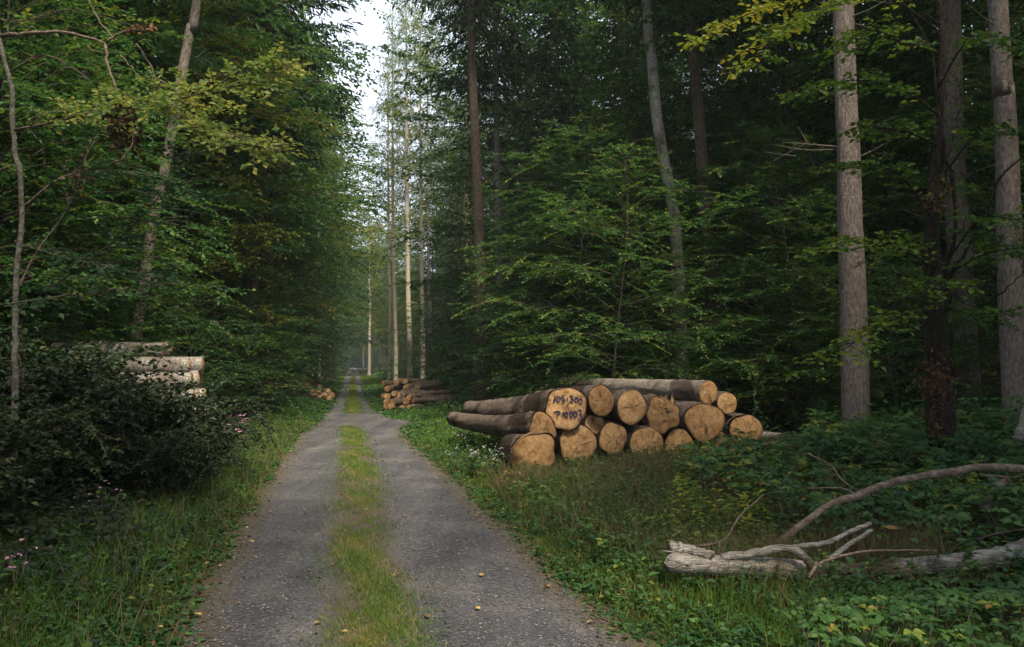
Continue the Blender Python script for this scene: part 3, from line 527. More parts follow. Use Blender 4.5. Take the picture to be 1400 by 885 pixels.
# ---- individually placed hero trunks
def hero(name, cat, label, base_px, d, path_px, w_px, bark, crown=None, flare=1.55, snags=0, zb=None, H=None, cs=1.0):
    """trunk through pixels path_px at depth d continued upwards to H; spruce crown above zb"""
    pts = [W(px, py, d) for px, py in path_px]
    g0 = np.array([W(base_px, 500, d)[0], d, -.2]); pts = [g0] + [p for p in pts if p[2] > .3]
    H = H or 24.
    dirn = pts[-1] - pts[-2]; dirn = dirn / dirn[2]; top = pts[-1] + dirn * (H - pts[-1][2]) * np.array([.6, .6, 1]); pts.append(top)
    root = empty(name, (g0[0], d, 0), label, cat); base = np.array([g0[0], d, 0])
    wd, lf = MB(), MB(); P = smooth_path(np.array(pts) - base, 40); r0 = w_px / 2 * d / F; zz = P[:, 2]
    rad = np.interp(zz, [-.2, 0.0, .5, 9, H], [r0 * flare * 1.15, r0 * flare, r0 * 1.02, r0 * .72, .02]); tube(wd, P, rad, 20, prof=1 + .03 * np.sin(np.linspace(0, 2 * pi, 20, endpoint=False)[None, :] * 4 + zz[:, None]) + rng.normal(0, .012, (40, 20)))
    for k in range(snags):
        z = U(1.8, 9); c = np.array([np.interp(z, zz, P[:, a]) for a in (0, 1)] + [z]); az = U(0, 6.3); L = U(.4, 1.7); dd = np.array([cos(az), sin(az), U(-.3, .5)])
        q = smooth_path([c, c + dd * L * .5 + rng.normal(0, .05, 3), c + dd * L + [0, 0, U(-.1, .3) * L]], 6); tube(wd, q, np.linspace(.016, .003, 6), 5)
        for _ in range(4):
            s_ = U(.3, .9); tube(wd, np.array([c + dd * L * s_, c + dd * L * s_ + rng.normal(0, .2, 3) * L]), [.005, .002], 3, cap=False)
    link('trunk', wd.mesh('trunk', bark, True), root)
    if crown is not None:
        cm = KIND[crown][2]; c = link('crown', cm[-1][1], root); c.scale = (cs, cs, 1); t = np.array([np.interp(.5 * H, zz, P[:, 0]), np.interp(.5 * H, zz, P[:, 1])]); c.location = (t[0], t[1], zb or 0)
    placed.append((g0[0], d)); return root, P, base
# ------------------------------------------------------------------ hero trees
hero('pine_tree', 'tree', 'tall straight brown trunk rising just behind the narrow tails of the log pile', 659, 28, [(659, 480), (655, 300), (649, 170), (643, 0)], 18, M['bark_spruce'], 'spruce_tall', snags=10, zb=3, H=26, cs=.8)
hero('spruce_tree', 'tree', 'greyer thin trunk half hidden in foliage beside the tall brown trunk', 684, 30, [(684, 440), (682, 330), (680, 230), (678, 100)], 12, M['bark_grey'], ('spruce_tall'), snags=4, zb=1, H=27)
hero('beech_tree', 'tree', 'leaning grey beech trunk with knotty bark behind the log pile', 933, 21, [(932, 500), (927, 380), (921, 290), (908, 220), (898, 160), (890, 70), (883, 0)], 19, M['bark_grey'], 'beech_tall', snags=5, H=20, zb=5, cs=.8)
hero('spruce_tree', 'tree', 'dark brown trunk right beside the leaning grey beech', 974, 22.5, [(974, 480), (970, 380), (964, 290), (957, 180), (944, 0)], 20, M['bark_spruce'], 'spruce_tall', snags=6, zb=1, H=26)
hero('pine_tree', 'tree', 'thick plated trunk standing at the back edge of the bramble bed', 1171, 16, [(1170, 560), (1166, 400), (1162, 300), (1160, 200), (1153, 20)], 37, M['bark_larch'], 'spruce_tall', snags=9, zb=2, H=25)
hero('pine_tree', 'tree', 'plated trunk behind the dark gnarled tree with crooked limbs', 1326, 18, [(1322, 500), (1314, 380), (1306, 250), (1303, 120), (1300, 0)], 33, M['bark_larch'], 'spruce_tall', snags=10, zb=2, H=25)
hero('pine_tree', 'tree', 'thick pale trunk at the far right edge with small dead twigs', 1389, 15, [(1388, 540), (1382, 400), (1377, 220), (1372, 120), (1364, 0)], 34, M['bark_larch'], 'spruce_tall', snags=14, zb=2, H=25)
hero('spruce_tree', 'tree', 'pale slender trunk seen through the gap right of the dark brown trunk', 1002, 40, [(1002, 470), (1001, 350), (998, 250), (996, 160)], 13, M['bark_pale'], 'spruce_tall', snags=4, zb=1, H=27)
hero('spruce_tree', 'tree', 'dim brown trunk just left of the leaning grey beech', 907, 34, [(907, 470), (905, 350), (903, 250)], 14, M['bark_dark'], 'spruce_tall', snags=6, zb=1, H=27)
hero('spruce_tree', 'tree', 'dark slim trunk left of the track, nearer the leaning pale one', 345, 27, [(345, 480), (350, 350), (360, 220), (370, 40)], 13, M['bark_dark'], 'spruce_tall', snags=6, zb=-1, H=25)
hero('spruce_tree', 'tree', 'dark slim trunk left of the track, closer to the track of the pair', 368, 29, [(366, 480), (370, 350), (375, 240), (380, 60)], 12, M['bark_dark'], 'spruce_tall', snags=6, zb=-1, H=25)
hero('ash_tree', 'tree', 'slender leaning pale brown trunk rising behind the weathered log stack', 184, 15.5, [(187, 462), (196, 400), (208, 310), (228, 220), (244, 130), (260, 40), (272, -20)], 16, M['bark_larch'], 'beech_tall', snags=4, H=17, zb=3.5, cs=.55)
hero('spruce_tree', 'tree', 'broad reddish brown trunk close to the far end of the track', 452, 75, [(452, 480), (453, 440), (454, 380)], 12, M['bark_dark'], 'spruce_tall', zb=-2, H=24)
for i, (bx, tx, d, w, top) in enumerate([(532, 533, 62, 5, 370), (541, 539, 55, 6, 370), (560, 558, 50, 8, 330), (578, 577, 54, 7, 325), (589, 587, 60, 6, 350), (640, 640, 48, 7, 370), (648, 647, 52, 5, 360), (695, 694, 55, 6, 360), (505, 506, 95, 4, 400), (618, 617, 70, 6, 380)]):
    hero('slim_spruce', 'tree', 'slim pale trunk in the sunlit row right of the far track', bx, d, [(bx, 480), (tx, 400), (tx - 1, top), (tx - 2, top - 120)], w, M['bark_pale'], 'beech_gold', snags=8, zb=U(5, 8), H=26, cs=.26 if bx < 565 else .4)[0]['group'] = 'pale trunks right of the far track'
for i, (bx, d, w) in enumerate([(408, 62, 5), (419, 66, 5), (427, 70, 6), (437, 72, 4)]):
    hero('slim_spruce', 'tree', 'slim pale trunk in the small cluster left of the far track', bx, d, [(bx, 480), (bx, 430), (bx + 1, 380)], w, M['bark_pale'], 'spruce_tall', snags=6, zb=0, H=25, cs=.6)[0]['group'] = 'pale trunks left of the far track'

# pale birch at the left edge with the hanging leafy bough
root = empty('birch_tree', (0, 0, 0), 'thin crooked pale birch at the left edge with a bough of bright leaves', 'tree')
d0 = 8.0; b0 = W(20, 500, d0); root.location = (b0[0], d0, 0); base = np.array([b0[0], d0, 0])
def rel(pts, dd): return [W(px, py, dq) - base for (px, py), dq in zip(pts, np.linspace(dd[0], dd[1], len(pts)))]
wd, lf = MB(), MB()
P = smooth_path([np.array([.02, 0, -.2])] + rel([(20, 520), (21, 440), (23, 370), (29, 300), (27, 235), (19, 200), (17, 135), (0, 60), (-15, -40), (-20, -200)], (d0, d0)), 40); P[2:-1] += rng.normal(0, .006, (37, 3)); tube(wd, P, np.interp(P[:, 2], [0, 2, 5, 8], [.036, .027, .020, .008]), 10, prof=1 + rng.normal(0, .06, (40, 10)))
link('trunk', wd.mesh('trunk', M['bark_stem'], True), root)
wd = MB()
leafy_limb(wd, lf, rel([(18, 178), (70, 168), (120, 155), (175, 147), (240, 136), (300, 122), (345, 112), (392, 88)], (8.0, 6.6)), .012, .004, .05, .44, .032, .062, .12, .30, .62, .38, jit=.7, n=24)
leafy_limb(wd, lf, rel([(200, 143), (250, 160), (300, 178), (350, 195), (372, 205)], (7.4, 6.4)), .008, .003, .05, .40, .032, .060, .05, .25, .66, .38, jit=.7, n=12)
leafy_limb(wd, lf, rel([(195, 145), (205, 128), (214, 108)], (7.5, 7.3)), .005, .003, .035, .24, .030, .055, .2, .1, .6, .5, jit=.7, n=8)
leafy_limb(wd, lf, rel([(285, 125), (330, 95), (365, 82), (400, 92)], (7.0, 6.6)), .006, .003, .045, .28, .030, .06, .2, .2, .75, .4, jit=.7, n=8)
leafy_limb(wd, lf, rel([(20, 195), (50, 165), (80, 150), (95, 160)], (8, 7.6)), .006, .003, .08, .28, .038, .05, .2, .3, .45, .4, jit=.6, n=8)
link('bough', wd.mesh('bough', M['wood_twig'], True), root); link('crown', lf.mesh('crown', M['beech_lit']), root)
wd, lf = MB(), MB()
leafy_limb(wd, lf, rel([(22, 400), (50, 345), (95, 280), (125, 190)], (8.0, 8.3)), .014, .004, .08, .5, .038, .055, .3, .25, .3, .3, n=14)
leafy_limb(wd, lf, rel([(60, 400), (130, 350), (200, 290), (262, 205)], (8.4, 7.6)), .012, .003, .065, .55, .038, .055, .1, .3, .45, .3, n=14)
leafy_limb(wd, lf, rel([(20, 330), (80, 350), (150, 365), (220, 380)], (8.2, 7.6)), .010, .003, .065, .5, .038, .06, .1, .15, .5, .25, n=14)
leafy_limb(wd, lf, rel([(23, 290), (90, 240), (170, 235), (250, 250)], (8.2, 8.8)), .010, .003, .065, .6, .038, .06, .2, .25, .4, .3, n=14)
leafy_limb(wd, lf, rel([(-20, 420), (50, 410), (120, 400), (170, 395)], (7.6, 7.2)), .010, .003, .065, .5, .038, .06, .1, .15, .5, .25, n=14)
leafy_limb(wd, lf, rel([(10, 100), (60, 75), (110, 100), (130, 120)], (8, 8)), .008, .003, .14, .3, .06, .05, .2, .2, .5, .25, n=10)
leafy_limb(wd, lf, rel([(-20, 20), (20, 30), (60, 20), (80, 10)], (8, 8)), .008, .003, .12, .35, .05, .055, .1, .2, .6, .25, n=10)
link('bough', wd.mesh('bough', M['wood_twig'], True), root); link('crown', lf.mesh('crown', M['beech_blue']), root)
wd = MB()
for pts, r, dq in [([(2, 50), (40, 46), (85, 45), (120, 52), (145, 60)], .022, (8, 7.6)), ([(145, 60), (160, 47), (178, 42), (205, 40)], .012, (7.6, 7.4)), ([(145, 60), (147, 90), (158, 120), (172, 149)], .015, (7.6, 7.5)),
                   ([(172, 149), (181, 165), (182, 190), (172, 212), (150, 226)], .011, (7.5, 7.3)), ([(186, 60), (200, 80), (210, 95), (213, 115), (205, 138)], .008, (7.6, 7.5)), ([(160, 55), (140, 35), (125, 10), (118, -15)], .006, (7.6, 7.9)),
                   ([(165, 75), (180, 92), (192, 108)], .006, (7.6, 7.4)), ([(147, 75), (130, 70), (112, 60)], .004, (7.6, 7.5)), ([(0, 232), (20, 225)], .006, (7.9, 8)), ([(160, 120), (166, 140), (164, 148)], .005, (7.5, 7.4))]:
    P = smooth_path(rel(pts, dq), 14); P[1:-1] += rng.normal(0, .006, (12, 3)); wd = MB(); tube(wd, P, np.linspace(r, r * .45, 14), 6); link('dead_branch', wd.mesh('dead_branch', M['dead_wood'], True), root)
lf = MB(); n = 260; P = np.array([W(168, 180, 7.45) - base]) + rng.normal(0, 1, (n, 3)) * [.075, .09, .12]; leaves(lf, P, rng.normal(0, 1, (n, 3)) - [0, 0, .8], rng.normal(0, 1, (n, 3)), U(.03, .06, n), U(0, .5, n), 'oval', 1.1)
n = 90; t = rng.random(n); P = np.outer(1 - t, W(170, 42, 7.5) - base) + np.outer(t, W(210, 38, 7.4) - base) + rng.normal(0, .018, (n, 3)); leaves(lf, P, rng.normal(0, .5, (n, 3)) + [1, 0, 0], rng.normal(0, .5, (n, 3)) + [0, 0, 1], U(.03, .05, n), U(.6, 1, n), 'oval', 1.)
n = 60; P = np.array([W(105, 240, 7.6) - base]) + rng.normal(0, 1, (n, 3)) * [.05, .05, .10]; leaves(lf, P, rng.normal(0, 1, (n, 3)) - [0, 0, .8], rng.normal(0, 1, (n, 3)), U(.03, .05, n), U(.1, .7, n), 'oval', 1.1)
link('withered_foliage', lf.mesh('withered_foliage', M['brown_leaf']), root)
placed.append((b0[0], d0))

# dark gnarled tree on the right
d0 = 11.5; b0 = W(1290, 500, d0); base = np.array([b0[0], d0, 0]); root = empty('gnarled_tree', tuple(base), 'dark gnarled tree with crooked limbs and yellowing leaves over the bramble bed', 'tree')
wd = MB()
P = smooth_path([np.array([0, 0, -.2])] + rel([(1288, 600), (1280, 480), (1278, 400), (1274, 340), (1276, 260), (1283, 180), (1288, 60), (1280, -60), (1275, -300)], (d0, d0)), 30); tube(wd, P, np.interp(P[:, 2], [-.2, .3, 2.5, 4, 8], [.27, .20, .13, .06, .02]), 16, prof=1 + rng.normal(0, .06, (30, 16)))
for pts, r, dq in [([(1285, 385), (1300, 350), (1309, 300), (1303, 245), (1290, 200), (1286, 150), (1270, 60), (1240, 10)], .035, (d0, d0 - .3)), ([(1290, 400), (1310, 360), (1345, 300), (1370, 240), (1410, 205)], .03, (d0, d0 - .6)),
                   ([(1310, 320), (1345, 260), (1375, 250)], .008, (d0, d0 - .5)), ([(1305, 400), (1330, 420), (1370, 400), (1400, 370)], .018, (d0, d0 - 1)), ([(1288, 330), (1262, 280), (1240, 250), (1235, 215)], .012, (d0, d0)),
                   ([(1292, 470), (1270, 440), (1262, 400)], .010, (d0, d0 - .3)), ([(1290, 260), (1300, 200), (1315, 150), (1350, 90)], .010, (d0, d0 - .2))]:
    P = smooth_path(rel(pts, dq), 18); P[1:-1] += rng.normal(0, .012, (16, 3)); tube(wd, P, np.linspace(r, r * .3, 18), 7)
link('trunk', wd.mesh('trunk', M['bark_black'], True), root)
wd, lf = MB(), MB()
for pts, dq, yel in [([(1285, 370), (1250, 350), (1215, 335), (1175, 330), (1125, 345)], (d0, 9.0), .42), ([(1290, 410), (1255, 425), (1215, 440), (1165, 470), (1110, 512)], (d0, 8.8), .5),
                     ([(1290, 430), (1300, 410), (1290, 385), (1265, 400)], (d0, 9.5), .4), ([(1275, 300), (1230, 240), (1180, 225), (1130, 232)], (d0, 9.5), .2), ([(1290, 380), (1340, 350), (1390, 340), (1430, 340)], (d0, 9.2), .18),
                     ([(1285, 160), (1230, 120), (1160, 110), (1090, 128)], (d0, 9), .3), ([(1280, 40), (1210, -5), (1130, 10), (1060, 45), (1035, 95)], (d0, 8.6), .55), ([(1300, 350), (1340, 300), (1390, 300)], (d0, 9.6), .15),
                     ([(1290, 240), (1330, 190), (1380, 180), (1420, 190)], (d0, 9.6), .15), ([(1283, 120), (1320, 60), (1370, 50), (1420, 70)], (d0, 9.6), .2), ([(1283, 200), (1240, 180), (1200, 175), (1170, 170)], (d0, 10), .15),
                     ([(1285, 60), (1240, 60), (1190, 40), (1150, 70)], (d0, 9.4), .35), ([(1288, 420), (1330, 430), (1380, 425)], (d0, 9.5), .15), ([(1270, -20), (1180, -40), (1100, -10), (1000, 30), (955, 62)], (d0, 9.2), .72)]:
    leafy_limb(wd, lf, rel(pts, dq), .014, .003, .12, .5, .05, .075, .15, .18, yel, .22, jit=.4, n=14, kind='oval', width=1.2)
link('bough', wd.mesh('bough', M['bark_black'], True), root); link('crown', lf.mesh('crown', M['beech_yellow']), root)
lf = MB()
for c_, s_, n in [((1280, 518), (.12, .12, .16), 260), ((1276, 575), (.06, .06, .12), 90), ((1282, 265), (.1, .1, .14), 120)]:
    P = np.array([W(*c_, d0 - .35) - base]) + rng.normal(0, 1, (n, 3)) * s_; leaves(lf, P, rng.normal(0, 1, (n, 3)) - [0, 0, 1.2], rng.normal(0, 1, (n, 3)), U(.04, .08, n), U(.2, .9, n), 'oval', .9)
link('withered_foliage', lf.mesh('withered_foliage', M['brown_leaf']), root); placed.append((b0[0], d0))

# ------------------------------------------------------------------ background forest
def px2(px, d): return (px - 700) / F * d
G1 = 'layered young beeches behind the log pile'
for px, d, s, v in [(785, 22, .95, 0), (835, 19.5, .75, 2), (860, 24, 1.0, 1), (770, 25, .95, 2), (905, 27, 1.0, 2), (1050, 22, .85, 0), (735, 33, 1.0, 1), (1060, 27, 1., 2), (830, 31, 1.2, 1), (970, 33, 1.1, 0), (770, 36, 1.2, 0), (715, 44, 1.25, 2)]:
    plant('beech_small', px2(px, d), d, s, 'young beech with flat layers of green leaves behind the log pile', G1, v); placed.append((px2(px, d), d))
for px, d, s, v in [(1090, 19, .8, 0), (1250, 21, .9, 1), (1440, 17, .9, 2), (1380, 24, 1.1, 0), (1180, 27, 1.1, 1)]:
    plant('beech_small', px2(px, d), d, s, 'young beech with dark green leaves among the thick trunks at the right', 'young beeches among the thick trunks', v); placed.append((px2(px, d), d))
for px, d, s in [(735, 23, .8), (900, 19.5, .7), (1030, 19, .8), (1110, 18, .8), (1230, 17, .8), (1290, 20, 1.), (1350, 18, .8), (670, 27, .9), (620, 37, .9), (950, 23, .9), (830, 20.5, .7), (1060, 21, .9), (590, 48, 1.1), (560, 58, 1.1), (690, 38, 1.1)]:
    plant('beech_low', px2(px, d), d, s, 'low leafy beech sapling at the edge of the wood right of the track', 'saplings at the right edge of the wood')
for px, d, s in [(40, 14, 1.), (318, 23, .8), (355, 25, .85), (130, 17, 1.), (395, 40, 1.), (340, 28, 1.), (260, 19, .8), (420, 55, 1.2), (375, 34, .9), (440, 75, 1.2), (455, 95, 1.4), (-60, 12, 1), (290, 21, .7), (330, 31, 1.1)]:
    plant('beech_low', px2(px, d), d, s, 'low leafy beech sapling at the edge of the wood left of the track', 'saplings at the left edge of the wood')
for px, d, s, v in [(80, 14, .9, 0), (255, 24, 1.0, 1), (318, 32, 1.1, 2), (10, 17, 1.0, 1), (290, 30, 1.2, 0), (390, 38, 1.2, 1), (150, 24, 1.1, 2), (360, 46, 1.3, 2), (425, 62, 1.4, 0), (-60, 13, 1.0, 2), (60, 24, 1.2, 0)]:
    plant('beech_small', px2(px, d), d, s, 'young beech with dull green leaves in the dark wood left of the track', 'young beeches left of the track', v); placed.append((px2(px, d), d))
# big broadleaf crowns reaching towards the track on the left
for px, d, s, v in [(255, 24, .85, 0), (318, 38, .95, 1), (386, 54, 1.1, 0), (414, 72, 1.15, 1), (436, 95, 1.2, 0), (150, 25, .8, 1), (450, 125, 1.3, 1), (300, 33, 1.05, 1)]:
    plant('beech_tall', px2(px, d), d, s, 'tall beech whose leafy crown spreads towards the track from the left', 'tall beeches left of the track', v); placed.append((px2(px, d), d))
for px, d, s, v in [(640, 66, 1.0, 0), (615, 85, 1.1, 1), (548, 120, 1.0, 0), (520, 150, 1.1, 1), (725, 34, .9, 1), (508, 175, 1.4, 0), (470, 170, 1.4, 1), (497, 215, 1.4, 0), (478, 225, 1.3, 0), (488, 255, 1.3, 1)]:
    plant('beech_tall', px2(px, d), d, s, 'tall beech arching over the far stretch of the track', 'tall beeches along the far track', v); placed.append((px2(px, d), d))
for px, d, s, v in [(632, 44, .85, 0), (740, 40, 1., 1), (770, 27, .95, 1), (850, 30, 1., 0), (640, 55, 1.1, 1), (1040, 34, 1., 1)]:
    plant('spruce_mid', px2(px, d), d, s, 'dark spruce with drooping needles on its lower branches right of the track', 'dark spruces right of the track', v); placed.append((px2(px, d), d))
for px, d, s, v in [(250, 27, 1., 0), (100, 20, 1., 1), (310, 40, 1.1, 1), (20, 22, 1., 0), (400, 50, 1.1, 0), (425, 80, 1.2, 1)]:
    plant('spruce_mid', px2(px, d), d, s, 'dark spruce with drooping needles left of the track', 'dark spruces left of the track', v); placed.append((px2(px, d), d))
for px, d, s in [(296, 33, .85), (385, 47, 1.0), (235, 22, .62), (445, 110, 1.0), (540, 98, .95), (592, 76, .8), (528, 118, .8), (508, 138, .9)]:
    plant('beech_gold', px2(px, d), d, s, 'tall beech with golden, backlit toned leaves beside the middle stretch of the track', 'golden green beeches along the track', 0); placed.append((px2(px, d), d))
for px, d, s, v in [(1085, 24, .95, 0), (1235, 26, 1.0, 1), (1370, 22, .9, 0), (1010, 38, 1.2, 1), (1150, 37, 1.2, 0), (1310, 35, 1.15, 1), (1440, 27, 1, 0), (860, 40, 1.2, 0), (780, 48, 1.3, 1), (60, 22, .9, 0), (-20, 18, .8, 1)]:
    plant('beech_tall', px2(px, d), d, s, 'tall beech whose crown fills the gaps high between the trunks', 'tall beeches between the trunks', v); placed.append((px2(px, d), d))
# random fill
def fill(side, n, y0, y1, offmin, offmax_k, kinds, lab, grp, rmin, pw=1.2):
    c = 0; t = 0
    while c < n and t < n * 60:
        t += 1; y = y0 + rng.random() ** pw * (y1 - y0); off = offmin + rng.random() ** 1.2 * (offmax_k * y)
        x = roadx(y) + side * off
        px_ = x / y * F + 700
        if off < .08 * y + 3.8 and 38 < y < 110: continue
        if (side > 0 and y < 68 and 512 < px_ < 612): continue
        if x > .66 * y + 2 or x < -.66 * y - 2 or not free(x, y, rmin * (1 + y / 90)): continue
        k = kinds[int(rng.random() * len(kinds))]
        plant(k, x, y, U(.85, 1.15), lab[k], grp[k]); placed.append((x, y)); c += 1
LR = {'spruce_tall': 'tall spruce trunk with high crown in the dense wood right of the track', 'spruce_mid': 'dark spruce with drooping needles on its lower branches right of the track', 'beech_small': 'young beech deep in the wood right of the track', 'spruce_low': 'young spruce with branches to the ground in the wood right of the track', 'beech_tall': 'tall beech deep in the wood right of the track'}
GR = {'spruce_tall': 'tall spruces right of the track', 'spruce_mid': 'dark spruces right of the track', 'beech_small': 'young beeches deep in the right wood', 'spruce_low': 'young spruces right of the track', 'beech_tall': 'tall beeches deep in the right wood'}
LL_ = {k: v.replace('right', 'left') for k, v in LR.items()}; LL_['spruce_mid'] = 'dark spruce with drooping needles left of the track'
GL = {k: v.replace('right', 'left') for k, v in GR.items()}
fill(1, 95, 23, 110, 6.5, .75, ['spruce_tall', 'spruce_tall', 'spruce_mid', 'spruce_mid', 'beech_small', 'spruce_low'], LR, GR, 3.0)
fill(-1, 62, 17, 110, 6.0, .42, ['spruce_tall', 'spruce_tall', 'spruce_mid', 'spruce_mid', 'beech_small', 'spruce_low'], LL_, GL, 3.0)
fill(1, 16, 90, 220, 7.0, .1, ['spruce_tall', 'spruce_mid', 'beech_tall'], LR, GR, 3.0)
fill(-1, 16, 90, 220, 7.0, .1, ['spruce_tall', 'spruce_mid', 'beech_tall'], LL_, GL, 3.0)

# woodland masses: deep behind the visible trunks and, unseen, round the viewpoint to add shade
def woodland(name, label, pts, kind, v, mn=.9, mx_=1.3):
    n = len(pts); mb = MB(); me = bpy.data.meshes.new(name); me.vertices.add(n); me.vertices.foreach_set('co', np.array(pts, np.float32).ravel()); me.update()
    o = link(name, me, kind='stuff', label=label, category='woodland'); src = MADE[(kind, v)]
    tr, cr_ = [c for c in src.children if c.name.startswith('trunk')][0], [c for c in src.children if c.name.startswith('crown')][0]
    ng = bpy.data.node_groups.new(name, 'GeometryNodeTree'); ng.interface.new_socket('Geometry', in_out='INPUT', socket_type='NodeSocketGeometry'); ng.interface.new_socket('Geometry', in_out='OUTPUT', socket_type='NodeSocketGeometry')
    gi, go = ng.nodes.new('NodeGroupInput'), ng.nodes.new('NodeGroupOutput'); jn = ng.nodes.new('GeometryNodeJoinGeometry'); ip = ng.nodes.new('GeometryNodeInstanceOnPoints')
    for q in (tr, cr_):
        oi = ng.nodes.new('GeometryNodeObjectInfo'); oi.inputs['Object'].default_value = q; oi.inputs['As Instance'].default_value = True; oi.transform_space = 'ORIGINAL'; tf = ng.nodes.new('GeometryNodeTransform')
        ng.links.new(oi.outputs['Geometry'], tf.inputs['Geometry']); ng.links.new(tf.outputs[0], jn.inputs[0])
    rv = ng.nodes.new('FunctionNodeRandomValue'); rv.data_type = 'FLOAT_VECTOR'; rv.inputs[0].default_value = (0, 0, 0); rv.inputs[1].default_value = (0, 0, 6.28)
    rs = ng.nodes.new('FunctionNodeRandomValue'); rs.data_type = 'FLOAT'; rs.inputs[2].default_value = mn; rs.inputs[3].default_value = mx_
    mp_ = ng.nodes.new('GeometryNodeMeshToPoints'); ng.links.new(gi.outputs[0], mp_.inputs[0]); ng.links.new(mp_.outputs[0], ip.inputs['Points']); ng.links.new(jn.outputs[0], ip.inputs['Instance']); ng.links.new(rv.outputs[0], ip.inputs['Rotation']); ng.links.new(rs.outputs[1], ip.inputs['Scale']); ng.links.new(ip.outputs[0], go.inputs[0])
    md = o.modifiers.new('grow', 'NODES'); md.node_group = ng; return o
def scat(n, fx, fy, ok): 
    r = []
    while len(r) < n:
        x, y = fx(), fy()
        if ok(x, y) and all((x - a[0]) ** 2 + (y - a[1]) ** 2 > 5 for a in r): r.append((x, y, 0.))
    return r
far = lambda x, y: abs(x - roadx(y)) > (10 if y > 100 else 24 if y > 60 else 16)
woodland('woodland', 'dense spruce wood closing the view behind the visible trunks', scat(150, lambda: U(-110, 110), lambda: U(50, 190), far), 'spruce_mid', 0, 1.0, 1.5)
woodland('woodland', 'dense leafy wood closing the view behind the visible trunks', scat(150, lambda: U(-100, 110), lambda: U(40, 180), far), 'beech_small', 1, 1.1, 1.8)
woodland('woodland', 'leafy thicket at the end of the track', [(a, b, -2.2) for a, b, _ in scat(90, lambda: U(-78, -12), lambda: U(236, 268), lambda x, y: True)], 'beech_small', 0, 1.2, 2)
woodland('woodland', 'tall spruces closing the view above the young trees', scat(150, lambda: U(-95, 100), lambda: U(45, 130), lambda x, y: abs(x - roadx(y)) > 14), 'spruce_tall', 0, 1., 1.25)
woodland('woodland', 'dense leafy wood at the end of the track', scat(40, lambda: U(-85, -5), lambda: U(250, 300), lambda x, y: True), 'beech_tall', 1, .8, 1.2)
near = lambda x, y: abs(x - (8 - y) * .4) > (5.5 if y < 6 else 0) and (abs(x - roadx(y)) > 6.5 + .0 * y) and (abs(x) > .64 * y + 4 if y > 0 else True)
woodland('woodland', 'unseen tall spruces added around the viewpoint to shade the track', scat(60, lambda: U(-34, 34), lambda: U(-40, 34), lambda x, y: near(x, y) and abs(x - roadx(y)) > 8), 'spruce_tall', 1, .9, 1.1)
woodland('woodland', 'unseen tall beeches added around the viewpoint to shade the track', [(-7.8, -1, 0.), (9.5, -1.5, 0.), (-2.3, -6.2, 0.), (-5.8, -7.5, 0.), (-8.5, -8, 0.), (-11, 3, 0.), (12, 4, 0.)] + scat(36, lambda: U(-32, 32), lambda: U(-35, 30), lambda x, y: near(x, y) and abs(x - roadx(y)) > (11 if y > 4 else 6.5)), 'beech_tall', 0, .8, 1.1)  # listed crowns stand out of view, added to darken the foreground
print('COUNTS', {k: [len(m[1].vertices) for m in v[2]] for k, v in KIND.items()})

# ------------------------------------------------------------------ shrubs on the left
def make_shrub(Rr, H, n):
    wd, lf = MB(), MB()
    for k in range(n):
        az = U(0, 6.3); L = U(.5, 1.0) * Rr; hh = H * U(.45, 1.1); b = np.append(rng.normal(0, .18, 2), -.05)
        leafy_limb(wd, lf, [b, b + [cos(az) * L * .3, sin(az) * L * .3, hh * .7], b + [cos(az) * L * .8, sin(az) * L * .8, hh * U(.85, 1.0)], b + [cos(az) * L * 1.1, sin(az) * L * 1.1, hh * U(.55, .9)]], .008, .002, .07, .36, .036, .072, .12, .2, None, .4, jit=.6, n=10, woodtwig=(k % 9 == 0))
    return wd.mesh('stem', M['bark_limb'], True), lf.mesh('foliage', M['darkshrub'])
SH = make_shrub(1.25, 1.5, 34)
src = None
for x, y, s, lab in [(-4.75, 10.6, 1.02, 'dark twiggy shrub in front of the weathered log stack'), (-6.55, 11.6, 1.35, 'tallest dark shrub, hiding the left end of the log stack'), (-5.9, 10.0, 1.15, 'dark shrub second from the left edge, before the birch'), (-4.3, 11.2, .78, 'dark shrub nearest to the track in front of the log stack'), (-3.95, 9.9, .62, 'low dark shrub in front, nearest the pink flowers'),
                     (-6.9, 9.8, 1.15, 'dark shrub cut by the left edge of the picture'), (-5.1, 9.2, .85, 'dark shrub in front of the larger twiggy shrubs'), (-4.75, 7.25, .85, 'dark shrub hiding the foot of the thin pale birch'), (-6.2, 8.4, .8, 'low dark shrub beneath the thin birch trunk'), (-4.45, 12.8, .6, 'small shrub beside the track with pink flowers behind it')]:
    loc = (x, y, float(gz(x, y)))
    if src is None: src = empty('shrub', loc, lab, 'shrub', 'dark shrubs beside the weathered log stack', 0, s); link('stem', SH[0], src); link('foliage', SH[1], src)
    else: copy_tree(src, loc, U(0, 6.3), s, lab)

